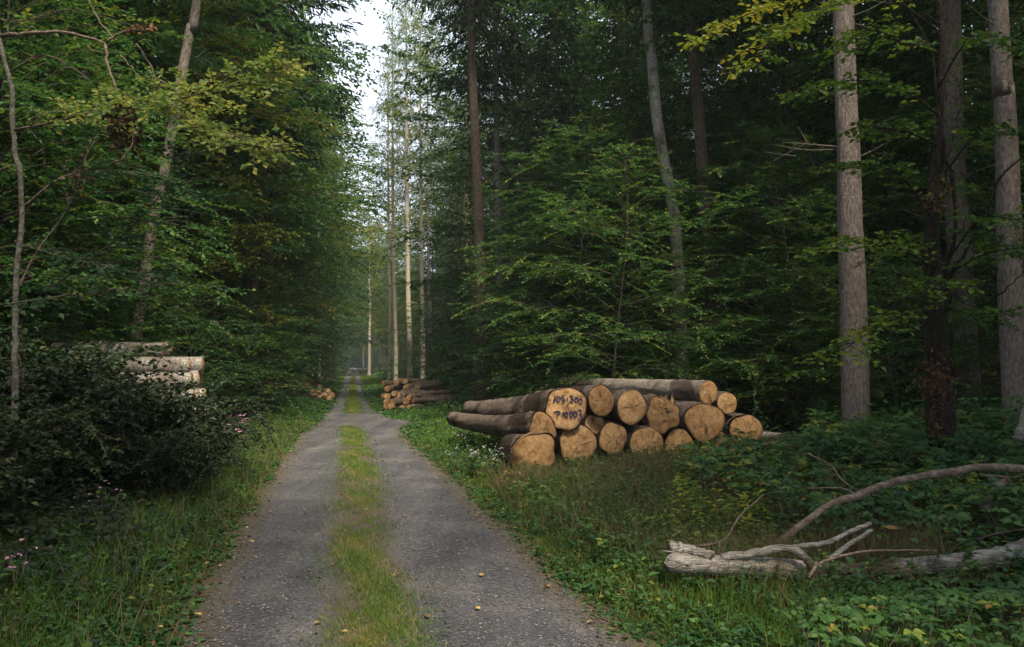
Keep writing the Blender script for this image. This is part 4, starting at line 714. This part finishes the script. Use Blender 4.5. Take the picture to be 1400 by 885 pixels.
# ------------------------------------------------------------------ logs
from mathutils import Matrix, Vector
def make_log(name, label, c, ax, r, sq, L, taper, bark, rot=0., seed=0, lump=.05, bend=0., sides=40, torn=None, group=None, flare=0, depth_end=.0, rings=True):
    """c face centre (world), ax unit axis pointing from the face into the pile"""
    rs = np.random.default_rng(seed + 500); z = Vector((-ax[0], -ax[1], -ax[2])).normalized(); up = Vector((0, 0, 1)); xx = up.cross(z).normalized(); y2 = z.cross(xx)
    Mx = Matrix((xx, y2, z)).transposed().to_4x4(); Mx.translation = Vector(c)
    th = np.linspace(0, 2 * pi, sides, endpoint=False)
    prof = 1 + sum(rs.normal(0, 1.9 * lump / (k ** .7)) * np.cos(k * th + rs.uniform(0, 6.3)) for k in (2, 3, 4, 5, 7))
    ca, sa = np.cos(th) * sq[0], np.sin(th) * sq[1]; X = prof * (ca * cos(rot) - sa * sin(rot)); Y = prof * (ca * sin(rot) + sa * cos(rot))
    n = 36 if L > 2 else 14; t = np.linspace(0, 1, n) ** 1.1; mb = MB(); V = []
    for i, q in enumerate(t):
        rr = r * ((1 - q) + taper * q) + flare * r * math.exp(-q * L / .35); k = math.exp(-q * L / 1.5)
        wob = 1 + rs.normal(0, .024, sides) + .02 * np.sin(th * 3 + q * L * 3) + .02 * rs.normal()
        V.append(np.stack([(X * k + np.cos(th) * (1 - k)) * rr * wob, (Y * k + np.sin(th) * (1 - k)) * rr * wob + bend * 4 * q * (1 - q) * -1, np.full(sides, -q * L)], -1))
    V = np.array(V)
    if torn is not None:
        V[0, :, 2] -= .9 * torn * np.clip(np.cos(th - pi) - .2, 0, 1) * (.6 + rs.random(sides) * .5)
    i = np.arange(n - 1)[:, None] * sides; j = np.arange(sides)[None, :]; j2 = (j + 1) % sides
    q = np.stack([i + j, i + sides + j, i + sides + j2, i + j2], -1).reshape(-1, 4); mb.add(V.reshape(-1, 3), [q, (np.arange(sides) + (n - 1) * sides)[None, ::-1]])
    o = link(name, mb.mesh(name, bark, True), label=label, category='log'); o.matrix_world = Mx
    if group: o['group'] = group
    # cut face
    fb = MB(); ks = [0, .2, .4, .6, .8, .93, 1.0]; R0 = (r * (1 + flare)) * .965; VV = []; TT = []
    for k in ks[1:]:
        h = np.full(sides, .006) + rs.normal(0, .002, sides) + (.012 * np.sin(th * 2 + 1) * k)
        if torn is not None: h -= torn * np.clip(np.cos(th - pi) - .2, 0, 1) * (k ** 3) * (.7 + rs.random(sides) * .4) 
        if k == 1.0: h = h - .012
        VV.append(np.stack([X * R0 * k, Y * R0 * k, h], -1)); TT.append(np.clip(np.full(sides, .75 if k == 1.0 else (.12 if k > .9 else 0)) + (0 if torn is None else 1.6 * np.clip(np.cos(th - pi) * k - .42 + rs.normal(0, .08, sides), 0, 1)), 0, 1))
    fb.add(np.vstack([[[0, 0, .006]]] + VV), [np.stack([np.zeros(sides, int), 1 + np.arange(sides), 1 + (np.arange(sides) + 1) % sides], -1)] +
           [np.stack([1 + a * sides + np.arange(sides), 1 + (a + 1) * sides + np.arange(sides), 1 + (a + 1) * sides + (np.arange(sides) + 1) % sides, 1 + a * sides + (np.arange(sides) + 1) % sides], -1) for a in range(len(ks) - 2)], np.concatenate([[0]] + TT))
    e = link('cut_end', fb.mesh('cut_end', M['end'], True), o)
    # drying cracks
    if rings and L > 1:
        cb = MB()
        for k in range(rs.integers(2, 6)):
            a = rs.uniform(0, 6.3); m = 7; tt = np.linspace(rs.uniform(0, .2), rs.uniform(.6, .9), m); ang = a + np.cumsum(rs.normal(0, .06, m)); idx = (np.interp(ang % (2 * pi), th, prof))
            px_ = np.cos(ang) * sq[0] * idx * R0 * tt; py_ = np.sin(ang) * sq[1] * idx * R0 * tt; x2 = px_ * cos(rot) - py_ * sin(rot); y3 = px_ * sin(rot) + py_ * cos(rot)
            w = .005 * np.sin(np.linspace(.2, pi, m)); nx, ny = -np.sin(ang), np.cos(ang)
            Vc = np.stack([np.stack([x2 - nx * w, y3 - ny * w, np.full(m, .012 + .008)], -1), np.stack([x2 + nx * w, y3 + ny * w, np.full(m, .012 + .008)], -1)], 1).reshape(-1, 3)
            cb.add(Vc, [np.array([[2 * s, 2 * s + 1, 2 * s + 3, 2 * s + 2] for s in range(m - 1)])])
        link('drying_crack', cb.mesh('drying_crack', M['crack']), o)
    return o
M['crack'] = plain('dark_crack', (.05, .028, .016), .9)
AX = np.array([-.35, .93, -.0]); 
GP = 'spruce logs of the big pile'
def dpt(px): return 12.2 + (px - 700) / 345 * 3.5
LOGS = [  # label, px, py, r(px), (sqx,sqy), rot, L, taper, tail dz, bark, torn
 ('marked', 'thick butt log on top with blue writing on its pale cut face', 774, 559, 29.5, (1.02, .97), .3, 4.8, .52, -.055, 'log_bark', None, .026, .05),
 ('b', 'tall oval log on top, between the marked log and the round one', 822, 548, 20.5, (.9, 1.05), 0, 2.6, .8, -.05, 'log_bark', None, .03, 0),
 ('c', 'round smooth cut log on top, third from the left', 863.5, 557, 22.5, (.98, 1.06), 0, 2.8, .55, -.0, 'log_bark', None, .02, 0),
 ('d', 'log with splintered top edge and dark rot holes in its face', 906, 568, 25, (1.0, .98), 0, 5.5, .6, -.0, 'log_bark', None, .09, 0),
 ('e', 'wide oval log on the right of the pile under the two small ones', 963.6, 577, 29, (1.06, .86), -.15, 5.5, .6, -.0, 'log_bark', None, .04, 0),
 ('f', 'topmost small log with a pale bark side running left behind the pile', 968.5, 537, 15.5, (.96, 1.04), 0, 6.0, .8, -.0, 'log_bark_pale', None, .015, 0),
 ('g', 'small round log at the upper right end of the pile', 994, 552, 15.5, (1.02, .98), 0, 5.5, .7, -.0, 'log_bark', None, .02, 0),
 ('h', 'darker log lying at the far right end of the pile', 1020, 590, 24, (1.06, .94), -.3, 5.0, .6, .0, 'log_bark', None, .05, 0),
 ('i', 'small rounded log directly beneath the marked one, leftmost of its row', 742.5, 585, 19.5, (1.04, .95), -.5, 4.3, .62, -.03, 'log_bark', None, .08, .05),
 ('j', 'broad torn butt log lowest at the left front of the pile', 731, 621, 30, (1.06, .90), .35, .9, .8, -.03, 'log_bark', .34, .11, 0),
 ('k', 'big cracked log at ground level below the marked one', 790, 608, 27.5, (1.0, .98), 0, 3.2, .55, -.0, 'log_bark', None, .05, 0),
 ('l', 'smallest log wedged in the gap right under the marked face', 812.5, 579.5, 14.2, (.98, 1.02), 0, 3.2, .6, -.0, 'log_bark', None, .04, 0),
 ('m', 'medium brown log at ground level with a dark hollow near its top', 838, 600, 20.5, (1.0, 1.06), 0, 3.2, .6, -.0, 'log_bark', None, .05, 0),
 ('n', 'log at ground level with a thick ring of bark and grass before it', 884, 607, 24, (1.06, .93), 0, 5.0, .6, -.0, 'log_bark', None, .03, 0),
 ('o', 'split log at ground level with a dark vertical seam', 929, 611, 23, (.98, 1.02), 0, 5.0, .6, -.0, 'log_bark', None, .06, 0),
 ('p', 'log mostly buried in dry grass at the right foot of the pile', 984, 613, 20, (1.1, .9), 0, 4.5, .6, -.0, 'log_bark', None, .07, 0),
]
marked = None
for k, (key, lab, px, py, rp, sq, rot, L, tp, dz, bk, torn, lump, bend) in enumerate(LOGS):
    d = dpt(px) - (.12 if key in 'jk' else 0) + (.25 if key in 'lfg' else 0) + U(-.06, .06); c = W(px, py, d); ax = nrm(AX + [U(-.02, .02), 0, dz]); r = rp * d / F
    o = make_log('spruce_log', lab, c, ax, r * 1.05, sq, L, tp, M[bk], rot, k, lump, bend, torn=torn, group=GP)
    if key == 'marked': marked = (o, d / F)
    if key == 'd':   # splintered wood at the top of the cut
        sb = MB()
        for a in range(26):
            x0 = U(-.16, .12) * 1.6; z0 = r * .88 + U(-.06, .02); hh = U(.04, .13) * (1 - abs(x0) * 2); w = U(.006, .02)
            V = np.array([[x0 - w, z0 - .06, .012], [x0 + w, z0 - .06, .012], [x0 + w * .8 + U(-.01, .03), z0 + hh, U(-.05, .02)], [x0 - w, z0 - .06, -.02], [x0 + w, z0 - .06, -.02]]); V = V[:, [0, 1, 2]]; sb.add(V, [np.array([[0, 1, 2], [4, 3, 2], [3, 0, 2], [1, 4, 2]])], U(0, .3))
        link('splinter', sb.mesh('splinter', M['end']), o)
        hb = MB()
        for cx_, cy_, a_, b_ in [(.09, .06, .05, .025), (.05, .11, .035, .015), (.02, -.09, .03, .018), (-.03, .03, .02, .012)]:
            th = np.linspace(0, 2 * pi, 14, endpoint=False); rr = 1 + rng.normal(0, .18, 14); hb.add(np.stack([cx_ + np.cos(th) * a_ * rr, cy_ + np.sin(th) * b_ * rr, np.full(14, .022)], -1), [np.arange(14)[None, :]])
        link('rot_hole', hb.mesh('rot_hole', M['crack']), o)
# blue hand writing on the marked log
o, sc = marked; k_ = sc / 5.53; wb = MB()
def stroke(pts):
    P = np.array([[(x - 520) * k_, -(y - 266) * k_, .028] for x, y in pts]); P = smooth_path(P, max(8, len(pts) * 4)); m = len(P); w = .0062 * (1 + .15 * np.sin(np.arange(m) * .9))
    T = nrm(np.gradient(P, axis=0)); Nn = np.stack([-T[:, 1], T[:, 0], np.zeros(m)], -1); V = np.stack([P - Nn * w[:, None], P + Nn * w[:, None]], 1).reshape(-1, 3); V = np.vstack([V, V - [0, 0, .012]]); q = np.array([[2 * s, 2 * s + 1, 2 * s + 3, 2 * s + 2] for s in range(m - 1)])
    wb.add(V, [q[:, ::-1], np.array([[2 * s, 2 * s + 2, 2 * m + 2 * s + 2, 2 * m + 2 * s] for s in range(m - 1)]), np.array([[2 * s + 1, 2 * m + 2 * s + 1, 2 * m + 2 * s + 3, 2 * s + 3] for s in range(m - 1)])])
for s in [[(412, 214), (430, 170), (424, 214)], [(452, 170), (440, 190), (448, 212), (464, 205), (470, 184), (454, 170)], [(508, 170), (496, 165), (483, 172), (484, 186), (502, 195), (506, 208), (494, 218), (478, 213)], [(520, 192), (532, 192)],
          [(546, 174), (556, 167), (568, 170), (570, 182), (557, 191)], [(557, 191), (572, 194), (576, 206), (566, 217), (548, 213)], [(598, 180), (588, 200), (598, 220), (612, 208), (612, 188), (598, 180)], [(632, 190), (622, 212), (632, 234), (646, 222), (646, 200), (632, 190)],
          [(442, 290), (440, 336)], [(416, 296), (430, 284), (456, 284), (464, 298), (444, 312)], [(482, 312), (496, 292), (496, 332)], [(516, 286), (506, 308), (516, 330), (528, 316), (528, 296), (516, 286)],
          [(554, 284), (544, 306), (554, 330), (566, 316), (566, 294), (554, 284)], [(588, 284), (578, 306), (588, 332), (601, 318), (601, 294), (588, 284)], [(612, 286), (622, 276), (636, 280), (638, 296), (622, 308)], [(622, 308), (640, 312), (646, 328), (634, 344), (614, 342)]]:
    stroke(s)
link('painted_writing', wb.mesh('painted_writing', M['paint']), o)

# loose pieces round the pile
def pole(name, label, cat, pts, r0, r1, mat, sides=8, n=20, group=None, jit=.0, parts=()):
    P = smooth_path(pts, n); b = P[0].copy(); b[2] = 0; mb = MB(); Q = P - b
    if jit: Q[1:-1] += rng.normal(0, jit, (n - 2, 3))
    tube(mb, Q, np.linspace(r0, r1, n) * (1 + rng.normal(0, .03, n)), sides, prof=1 + rng.normal(0, .04, (n, sides))); o = link(name, mb.mesh(name, mat, True), label=label, category=cat); o.location = b
    if group: o['group'] = group
    return o, b
pole('bark_strip', 'pale strip of split wood leaning on the log below the marked one', 'wood strip', [W(727, 592, 11.9), W(712, 600, 11.85), W(700, 615, 11.8)], .022, .012, M['end'], 5)
pole('fallen_log', 'pale thin log lying on the ground behind the right end of the pile', 'log', [W(1040, 596, 16.2), W(1100, 601, 15.6), W(1135, 603, 15.2)], .085, .07, M['grey_wood'], 12)
pole('wood_block', 'small broken wood piece on the grass left of the torn butt log', 'wood piece', [W(690, 648, 11.7), W(712, 652, 11.6)], .05, .06, M['end'], 7)

# fallen trunk and dead branches in the brambles
def dead(name, label, cat, segs, mat, cutend=False):
    b = np.array(segs[0][0][0], float); b[2] = 0; root = None
    for i, (pts, r0, r1) in enumerate(segs):
        P = smooth_path(pts, 26); P[1:-1] += rng.normal(0, .1 * min(r0, .05), (24, 3)); mb = MB(); tube(mb, P - b, np.linspace(r0, r1, 26) * (1 + .04 * np.sin(np.arange(26) * .9)), 14, prof=1 + .04 * np.sin(np.linspace(0, 2 * pi, 14, endpoint=False) * 2 + 1)[None, :] + rng.normal(0, .02, (26, 14)))
        if name == 'fallen_tree' and i == 0: V0 = mb.V[0].reshape(26, 14, 3); V0[0] += np.outer(U(-.02, .10, 14), nrm(P[0] - P[1])); V0[0] = V0[0] * .9 + V0[0].mean(0) * .1
        nm = name if i == 0 else 'branch'; o = link(nm, mb.mesh(nm, mat, True), root)
        if i == 0: root = o; o.location = b; o['label'] = label; o['category'] = cat
    return root
def wp(pts, d): return [W(px, py, dq) for (px, py), dq in zip(pts, np.linspace(d[0], d[1], len(pts)))]
dead('fallen_tree', 'thick bleached fallen trunk with a torn end lying in front of the brambles', 'fallen tree',
     [(wp([(918, 768), (980, 772), (1060, 778), (1150, 783), (1240, 776), (1320, 768), (1420, 756)], (6.15, 6.5)), .078, .066), (wp([(985, 762), (1030, 757), (1075, 750), (1100, 762), (1112, 778)], (6.2, 6.15)), .030, .03),
      (wp([(1330, 775), (1360, 760), (1400, 745), (1440, 730)], (6.45, 6.7)), .055, .04), (wp([(916, 748), (940, 752), (975, 760)], (6.2, 6.15)), .05, .03)], M['grey_wood'])
dead('fallen_branch', 'long arching bare branch rising out of the brambles', 'branch', [(wp([(1060, 745), (1104, 712), (1135, 690), (1172, 678), (1215, 660), (1262, 651), (1300, 646), (1340, 639), (1385, 640), (1430, 646)], (7.0, 7.7)), .028, .036), (wp([(1172, 678), (1150, 668), (1102, 668)], (7.4, 7.5)), .012, .006)], M['dead_wood'])
dead('fallen_branch', 'dark bare stub branch at the right edge beneath the arching one', 'branch', [(wp([(1345, 700), (1352, 680), (1378, 655)], (7.6, 7.8)), .05, .03), (wp([(1340, 650), (1390, 652), (1420, 645)], (7.9, 7.5)), .008, .004)], M['dead_wood'])
dead('fallen_branch', 'forked grey stick leaning on the middle of the fallen trunk', 'branch', [(wp([(1085, 748), (1130, 742), (1160, 728), (1190, 716)], (6.4, 6.7)), .020, .016), (wp([(1135, 765), (1160, 745), (1192, 725)], (6.3, 6.6)), .020, .014)], M['grey_wood'])
dead('fallen_branch', 'long thin twig lying along the top of the fallen trunk', 'twig', [(wp([(1105, 790), (1122, 770), (1160, 758), (1200, 753), (1282, 753)], (6.0, 6.3)), .012, .006)], M['dead_wood'])
dead('fallen_branch', 'thin curved twig standing up left of the arching branch', 'twig', [(wp([(950, 748), (990, 738), (1012, 705), (1045, 676)], (6.7, 7.0)), .011, .005), (wp([(984, 742), (982, 770), (988, 800)], (6.5, 6.2)), .004, .003)], M['wood_twig'])
dead('fallen_branch', 'slim bare twig poking from the bramble leaves above the arching branch', 'twig', [(wp([(1104, 620), (1135, 636), (1150, 655), (1170, 670)], (8.6, 8.2)), .009, .006)], M['dead_wood'])
dead('fallen_branch', 'slim bare twig at the right edge between trunk and branch', 'twig', [(wp([(1335, 738), (1370, 728), (1420, 722)], (7.0, 6.8)), .008, .006)], M['dead_wood'])
dead('leaning_tree', 'short pale leaning trunk at the right edge above the brambles', 'tree', [(wp([(1388, 612), (1398, 580), (1412, 530)], (11, 11)), .06, .045)], M['bark_pale'])

# weathered stack on the left
k = 0
for row, (z0, xs_, cnt) in enumerate([(.16, -4.75, 4), (.44, -4.8, 4), (.72, -4.85, 4), (1.0, -4.85, 3), (1.28, -4.9, 3), (1.50, -4.9, 2), (1.74, -5.35, 2)]):
    for j in range(cnt):
        yy_ = 13.1 + j * .32 + row * .10 + U(-.03, .03); r = U(.125, .15); c = np.array([xs_ - .12 + U(-.10, .06), yy_, z0 + .04 + U(-.01, .01)])
        make_log('weathered_log', 'grey weathered log in the stack behind the dark shrubs', c, nrm(np.array([-.96, -.26, 0])), r, (1, 1), 1.4 + U(-.1, .3), .9, M['log_bark_grey'], 0, 40 + k, .03, 0, sides=20, group='weathered logs of the left stack', rings=False); k += 1
# far piles
def farlog(px, py, rp, d, L, lab, grp, ax, bark='log_bark'):
    global k; k += 1
    make_log('cut_log', lab, W(px, py, d), nrm(np.array(ax)), rp * d / F, (1, 1), L, .75, M[bark], 0, 80 + k, .05, 0, sides=16, group=grp, rings=False)
for px, py, rp, d in [(405, 520, 5.5, 38), (416, 520, 5.5, 38), (410, 528, 5, 37.6), (421, 527, 5, 37.8), (399, 527, 4.5, 37.6), (426, 522, 4.5, 39.5), (431, 528, 4.5, 39.2), (438, 530, 4, 38.2), (442, 535, 4, 37.6), (436, 538, 4.5, 36.8), (444, 541, 4.5, 36.2), (449, 536, 4.5, 37.2), (454, 541, 4.5, 36.4), (428, 536, 4.5, 36.8), (431, 542, 4.5, 35.9), (439, 544, 4.5, 35.6), (450, 545, 4, 35.4)]:
    farlog(px, py, rp, d, 2.0, 'small cut log in the low pile left of the far track', 'logs of the pile left of the far track', (-.75, .66, 0))
for q in range(40):
    r_ = rng.random(); lo = q < 18
    if lo: px, py, d = 530 + (q % 6) * 7 + U(-3, 3), 557 - (q // 6) * 8 + U(-2.5, 2.5), 28.2 + U(-.2, .2) + (q // 6) * .1
    else: px, py, d = 527 + ((q - 18) % 8) * 6.2 + U(-3, 3), 541 - ((q - 18) // 8) * 8.5 + U(-3.5, 3.5), 33 + U(-.5, .5)
    farlog(px, py, U(3.8, 5.2), d, 1.9, 'reddish cut log in the pile right of the far track', 'logs of the pile right of the far track', (.45 + U(-.3, .2), .86, U(-.05, .05)))
for px, py in [(588, 538), (592, 544), (600, 546), (610, 548), (628, 546), (633, 550), (622, 549)]:
    farlog(px, py, 4.2, 31, 1.6, 'small cut log lying among weeds between the two piles on the right', 'loose logs between the right piles', (.4, .9, 0))
for px, py, rp in [(1341, 465, 7), (1352, 468, 6), (1345, 485, 7), (1354, 500, 6), (1346, 507, 6), (1358, 512, 6), (1343, 527, 8), (1352, 522, 7), (1337, 478, 6), (1362, 490, 6), (1366, 520, 6), (1334, 500, 6), (1330, 518, 7)]:
    farlog(px, py, rp, 20, 2.5, 'brown cut log in the dim stack between the two thick right trunks', 'logs of the dim stack at the right', (.1, .99, 0))

# ------------------------------------------------------------------ flowers and fallen leaves
def flower_plant(name, label, x, y, h, mat, nf, grp, fs=.022, lv=10):
    b = (x, y, float(gz(x, y))); root = empty(name, b, label, 'flower', grp); wd, lf, fl = MB(), MB(), MB()
    for s in range(3):
        tp = np.array([U(-.12, .12), U(-.12, .12), h * U(.8, 1.05)]); tube(wd, smooth_path([[0, 0, -.02], tp * .5 + [U(-.03, .03), 0, 0], tp], 6), [.005] * 3 + [.003] * 3, 4)
        P = np.outer(rng.random(lv) * .85 + .1, tp); d = rng.normal(0, 1, (lv, 3)); d[:, 2] *= .3; leaves(lf, P, d, np.array([0, 0, 1.]) + rng.normal(0, .3, (lv, 3)), U(.06, .11, lv), U(.2, .8, lv), 'oval', .7)
        P = tp + rng.normal(0, 1, (nf, 3)) * [.05, .05, .05]; 
        for q in range(4): leaves(fl, P, np.array([cos(q * 1.57), sin(q * 1.57), .3]) + rng.normal(0, .3, (nf, 3)), rng.normal(0, .5, (nf, 3)) + [0, -.3, 1], fs, U(0, 1, nf), 'oval', 1.6)
    link('stem', wd.mesh('stem', M['wood_twig']), root); link('foliage', lf.mesh('foliage', M['bramble']), root); link('blossom', fl.mesh('blossom', M[mat]), root)
for px, py, d, lab in [(150, 658, 8.6, 'pink balsam in flower before the dark shrub, upper of the near pair'), (122, 690, 8.2, 'pink balsam with few blossoms low beside its taller neighbour'), (8, 768, 5.6, 'pale pink balsam cut by the left edge near the bottom')]:
    p = W(px, py, d); flower_plant('balsam_plant', lab, p[0], p[1], max(p[2], .25), 'pink', 3, 'pink balsam plants', .018)
for px, py, d in [(325, 566, 13.5), (335, 572, 13.2), (320, 584, 12.6)]:
    p = W(px, py, d); flower_plant('balsam_plant', 'pink balsam in the clump on the verge beside the shrubs', p[0], p[1], max(p[2], .3), 'pink', 4, 'pink balsam clump on the left verge', .03)
for q in range(13):
    px, py = U(622, 690), U(584, 625); d = 1.35 * F / (py - 495) * .93 ; p = W(px, py, d); flower_plant('aster_plant', 'white flowered weed growing in front of the log tails', p[0], p[1], max(p[2], .18), 'white', 4, 'white flowered weeds', .017, 9)
lfm = MB(); leaves(lfm, np.array([[0, 0, 0.]]), np.array([[1., 0, 0]]), np.array([[0, 0, 1.]]), .075, .6, 'oval', 1.1); lme = lfm.mesh('fallen_leaf', M['yellow_leaf'])
lfm = MB(); leaves(lfm, np.array([[0, 0, 0.]]), np.array([[1., .2, 0.1]]), np.array([[.3, 0, 1.]]), .06, .15, 'oval', 1.2); lme2 = lfm.mesh('fallen_leaf', M['yellow_leaf'])
spots = [(330, 824), (353, 708), (350, 762), (316, 860), (222, 858), (444, 852), (585, 842), (537, 790), (660, 708), (655, 788), (657, 834), (565, 792), (365, 712), (340, 722), (374, 701), (416, 700), (390, 640), (424, 651), (556, 707), (652, 707), (572, 752), (455, 776), (306, 776), (812, 850), (600, 650), (560, 640), (690, 655), (420, 640), (500, 700), (290, 770), (310, 750), (345, 740), (282, 842), (357, 700), (480, 868), (485, 884), (430, 612), (540, 612), (632, 720), (750, 800), (470, 640)]
for i, (px, py) in enumerate(spots):
    p = G(px, py); o = link('fallen_leaf', lme if i % 3 else lme2, label='small fallen leaf lying on the track', category='leaf', group='fallen leaves on the track'); s = U(.45, .95); o.location = (p[0], p[1], .045 if (SL(p[1]) < p[0] < SR(p[1])) else .03); o.rotation_euler = (U(-.3, .3), U(-.3, .3), U(0, 6.3)); o.scale = (s, s, s)
lt = MB(); n = 2600; y = 3.5 + rng.random(n) ** 1.8 * 20; sd = rng.random(n); x = np.where(sd < .35, EL(y) + rng.normal(-.02, .16, n), np.where(sd < .6, ER(y) + rng.normal(.02, .14, n), np.where(sd < .8, (SL(y) + SR(y)) / 2 + rng.normal(0, .25, n), ER(y) + U(0, 3, n))))
leaves(lt, np.stack([x, y, np.full(n, .035)], -1), np.stack([rng.normal(0, 1, n), rng.normal(0, 1, n), rng.normal(0, .2, n)], -1), np.array([0, 0, 1.]) + rng.normal(0, .35, (n, 3)), U(.015, .04, n), U(0, 1, n) * .6, 'oval', 1.1)
link('leaf_litter', lt.mesh('leaf_litter', M['brown_leaf']), kind='stuff', label='small brown leaf litter gathered along the edges of the track', category='leaf litter')

# ------------------------------------------------------------------ light, air, camera
SUN_EL, SUN_AZ = R(52), R(-22)     # from behind the camera, a little to the right
sd = bpy.data.lights.new('sun', 'SUN'); sd.energy = 3.4; sd.angle = R(12); sd.color = (1, .86, .64); so = bpy.data.objects.new('sun', sd); C.objects.link(so)
dirv = Vector((sin(-SUN_AZ) * cos(SUN_EL), -cos(SUN_AZ) * cos(SUN_EL), sin(SUN_EL))); so.rotation_euler = dirv.to_track_quat('Z', 'Y').to_euler(); so.location = (0, 0, 40)
w = bpy.data.worlds.new('World'); bpy.context.scene.world = w; w.use_nodes = True; nt = w.node_tree; bg = nt.nodes['Background']
sky = nt.nodes.new('ShaderNodeTexSky'); sky.sky_type = 'NISHITA'; sky.sun_disc = False; sky.sun_elevation = SUN_EL; sky.sun_rotation = math.atan2(dirv.x, dirv.y); sky.dust_density = 3; sky.air_density = 1.2
tc = nt.nodes.new('ShaderNodeTexCoord'); nz = N(nt, 'ShaderNodeTexNoise', Scale=2.5, Detail=6); nt.links.new(tc.outputs['Generated'], nz.inputs[0]); cr = ramp(nt, [(.3, (.55, .55, .55)), (.6, (.9, .9, .9))], nz.outputs[0])
mx = N(nt, 'ShaderNodeMix', data_type='RGBA'); nt.links.new(cr.outputs[0], mx.inputs[0]); nt.links.new(sky.outputs[0], mx.inputs[6]); mx.inputs[7].default_value = (8.0, 8.6, 10.2, 1)
nt.links.new(mx.outputs[2], bg.inputs[0]); bg.inputs[1].default_value = .078

hz = MB(); V = np.array([[x, y, z] for x in (-230, 230) for y in (-65, 300) for z in (-2, 45)], float); hz.add(V, [np.array([[0, 1, 3, 2], [4, 6, 7, 5], [0, 4, 5, 1], [2, 3, 7, 6], [0, 2, 6, 4], [1, 5, 7, 3]])])
m, nt, out = newmat('air'); pv = nt.nodes.new('ShaderNodeVolumePrincipled'); pv.inputs['Color'].default_value = (.80, .92, .95, 1); pv.inputs['Density'].default_value = .0007; pv.inputs['Anisotropy'].default_value = .2; nt.links.new(pv.outputs[0], out.inputs['Volume'])
import os
if os.environ.get('NOHAZE') is None: link('haze', hz.mesh('haze', m), kind='stuff', label='thin damp air between the trees of the forest', category='haze')

cam = bpy.data.cameras.new('camera'); co = bpy.data.objects.new('camera', cam); C.objects.link(co); co.location = (0, 0, CAMZ); co.rotation_euler = (pi / 2 + PITCH, 0, 0)
cam.sensor_width = 36; cam.lens = 36 * F / 1400; cam.clip_end = 3000; cam.clip_start = .05; bpy.context.scene.camera = co
sc_ = bpy.context.scene; sc_.view_settings.view_transform = 'Standard'; sc_.view_settings.look = 'None'; sc_.view_settings.gamma = 1; sc_.view_settings.exposure = 1.42
cy = sc_.cycles; cy.max_bounces = 6; cy.diffuse_bounces = 4; cy.glossy_bounces = 2; cy.transmission_bounces = 4; cy.volume_bounces = 0; cy.use_denoising = True; cy.sample_clamp_indirect = 4
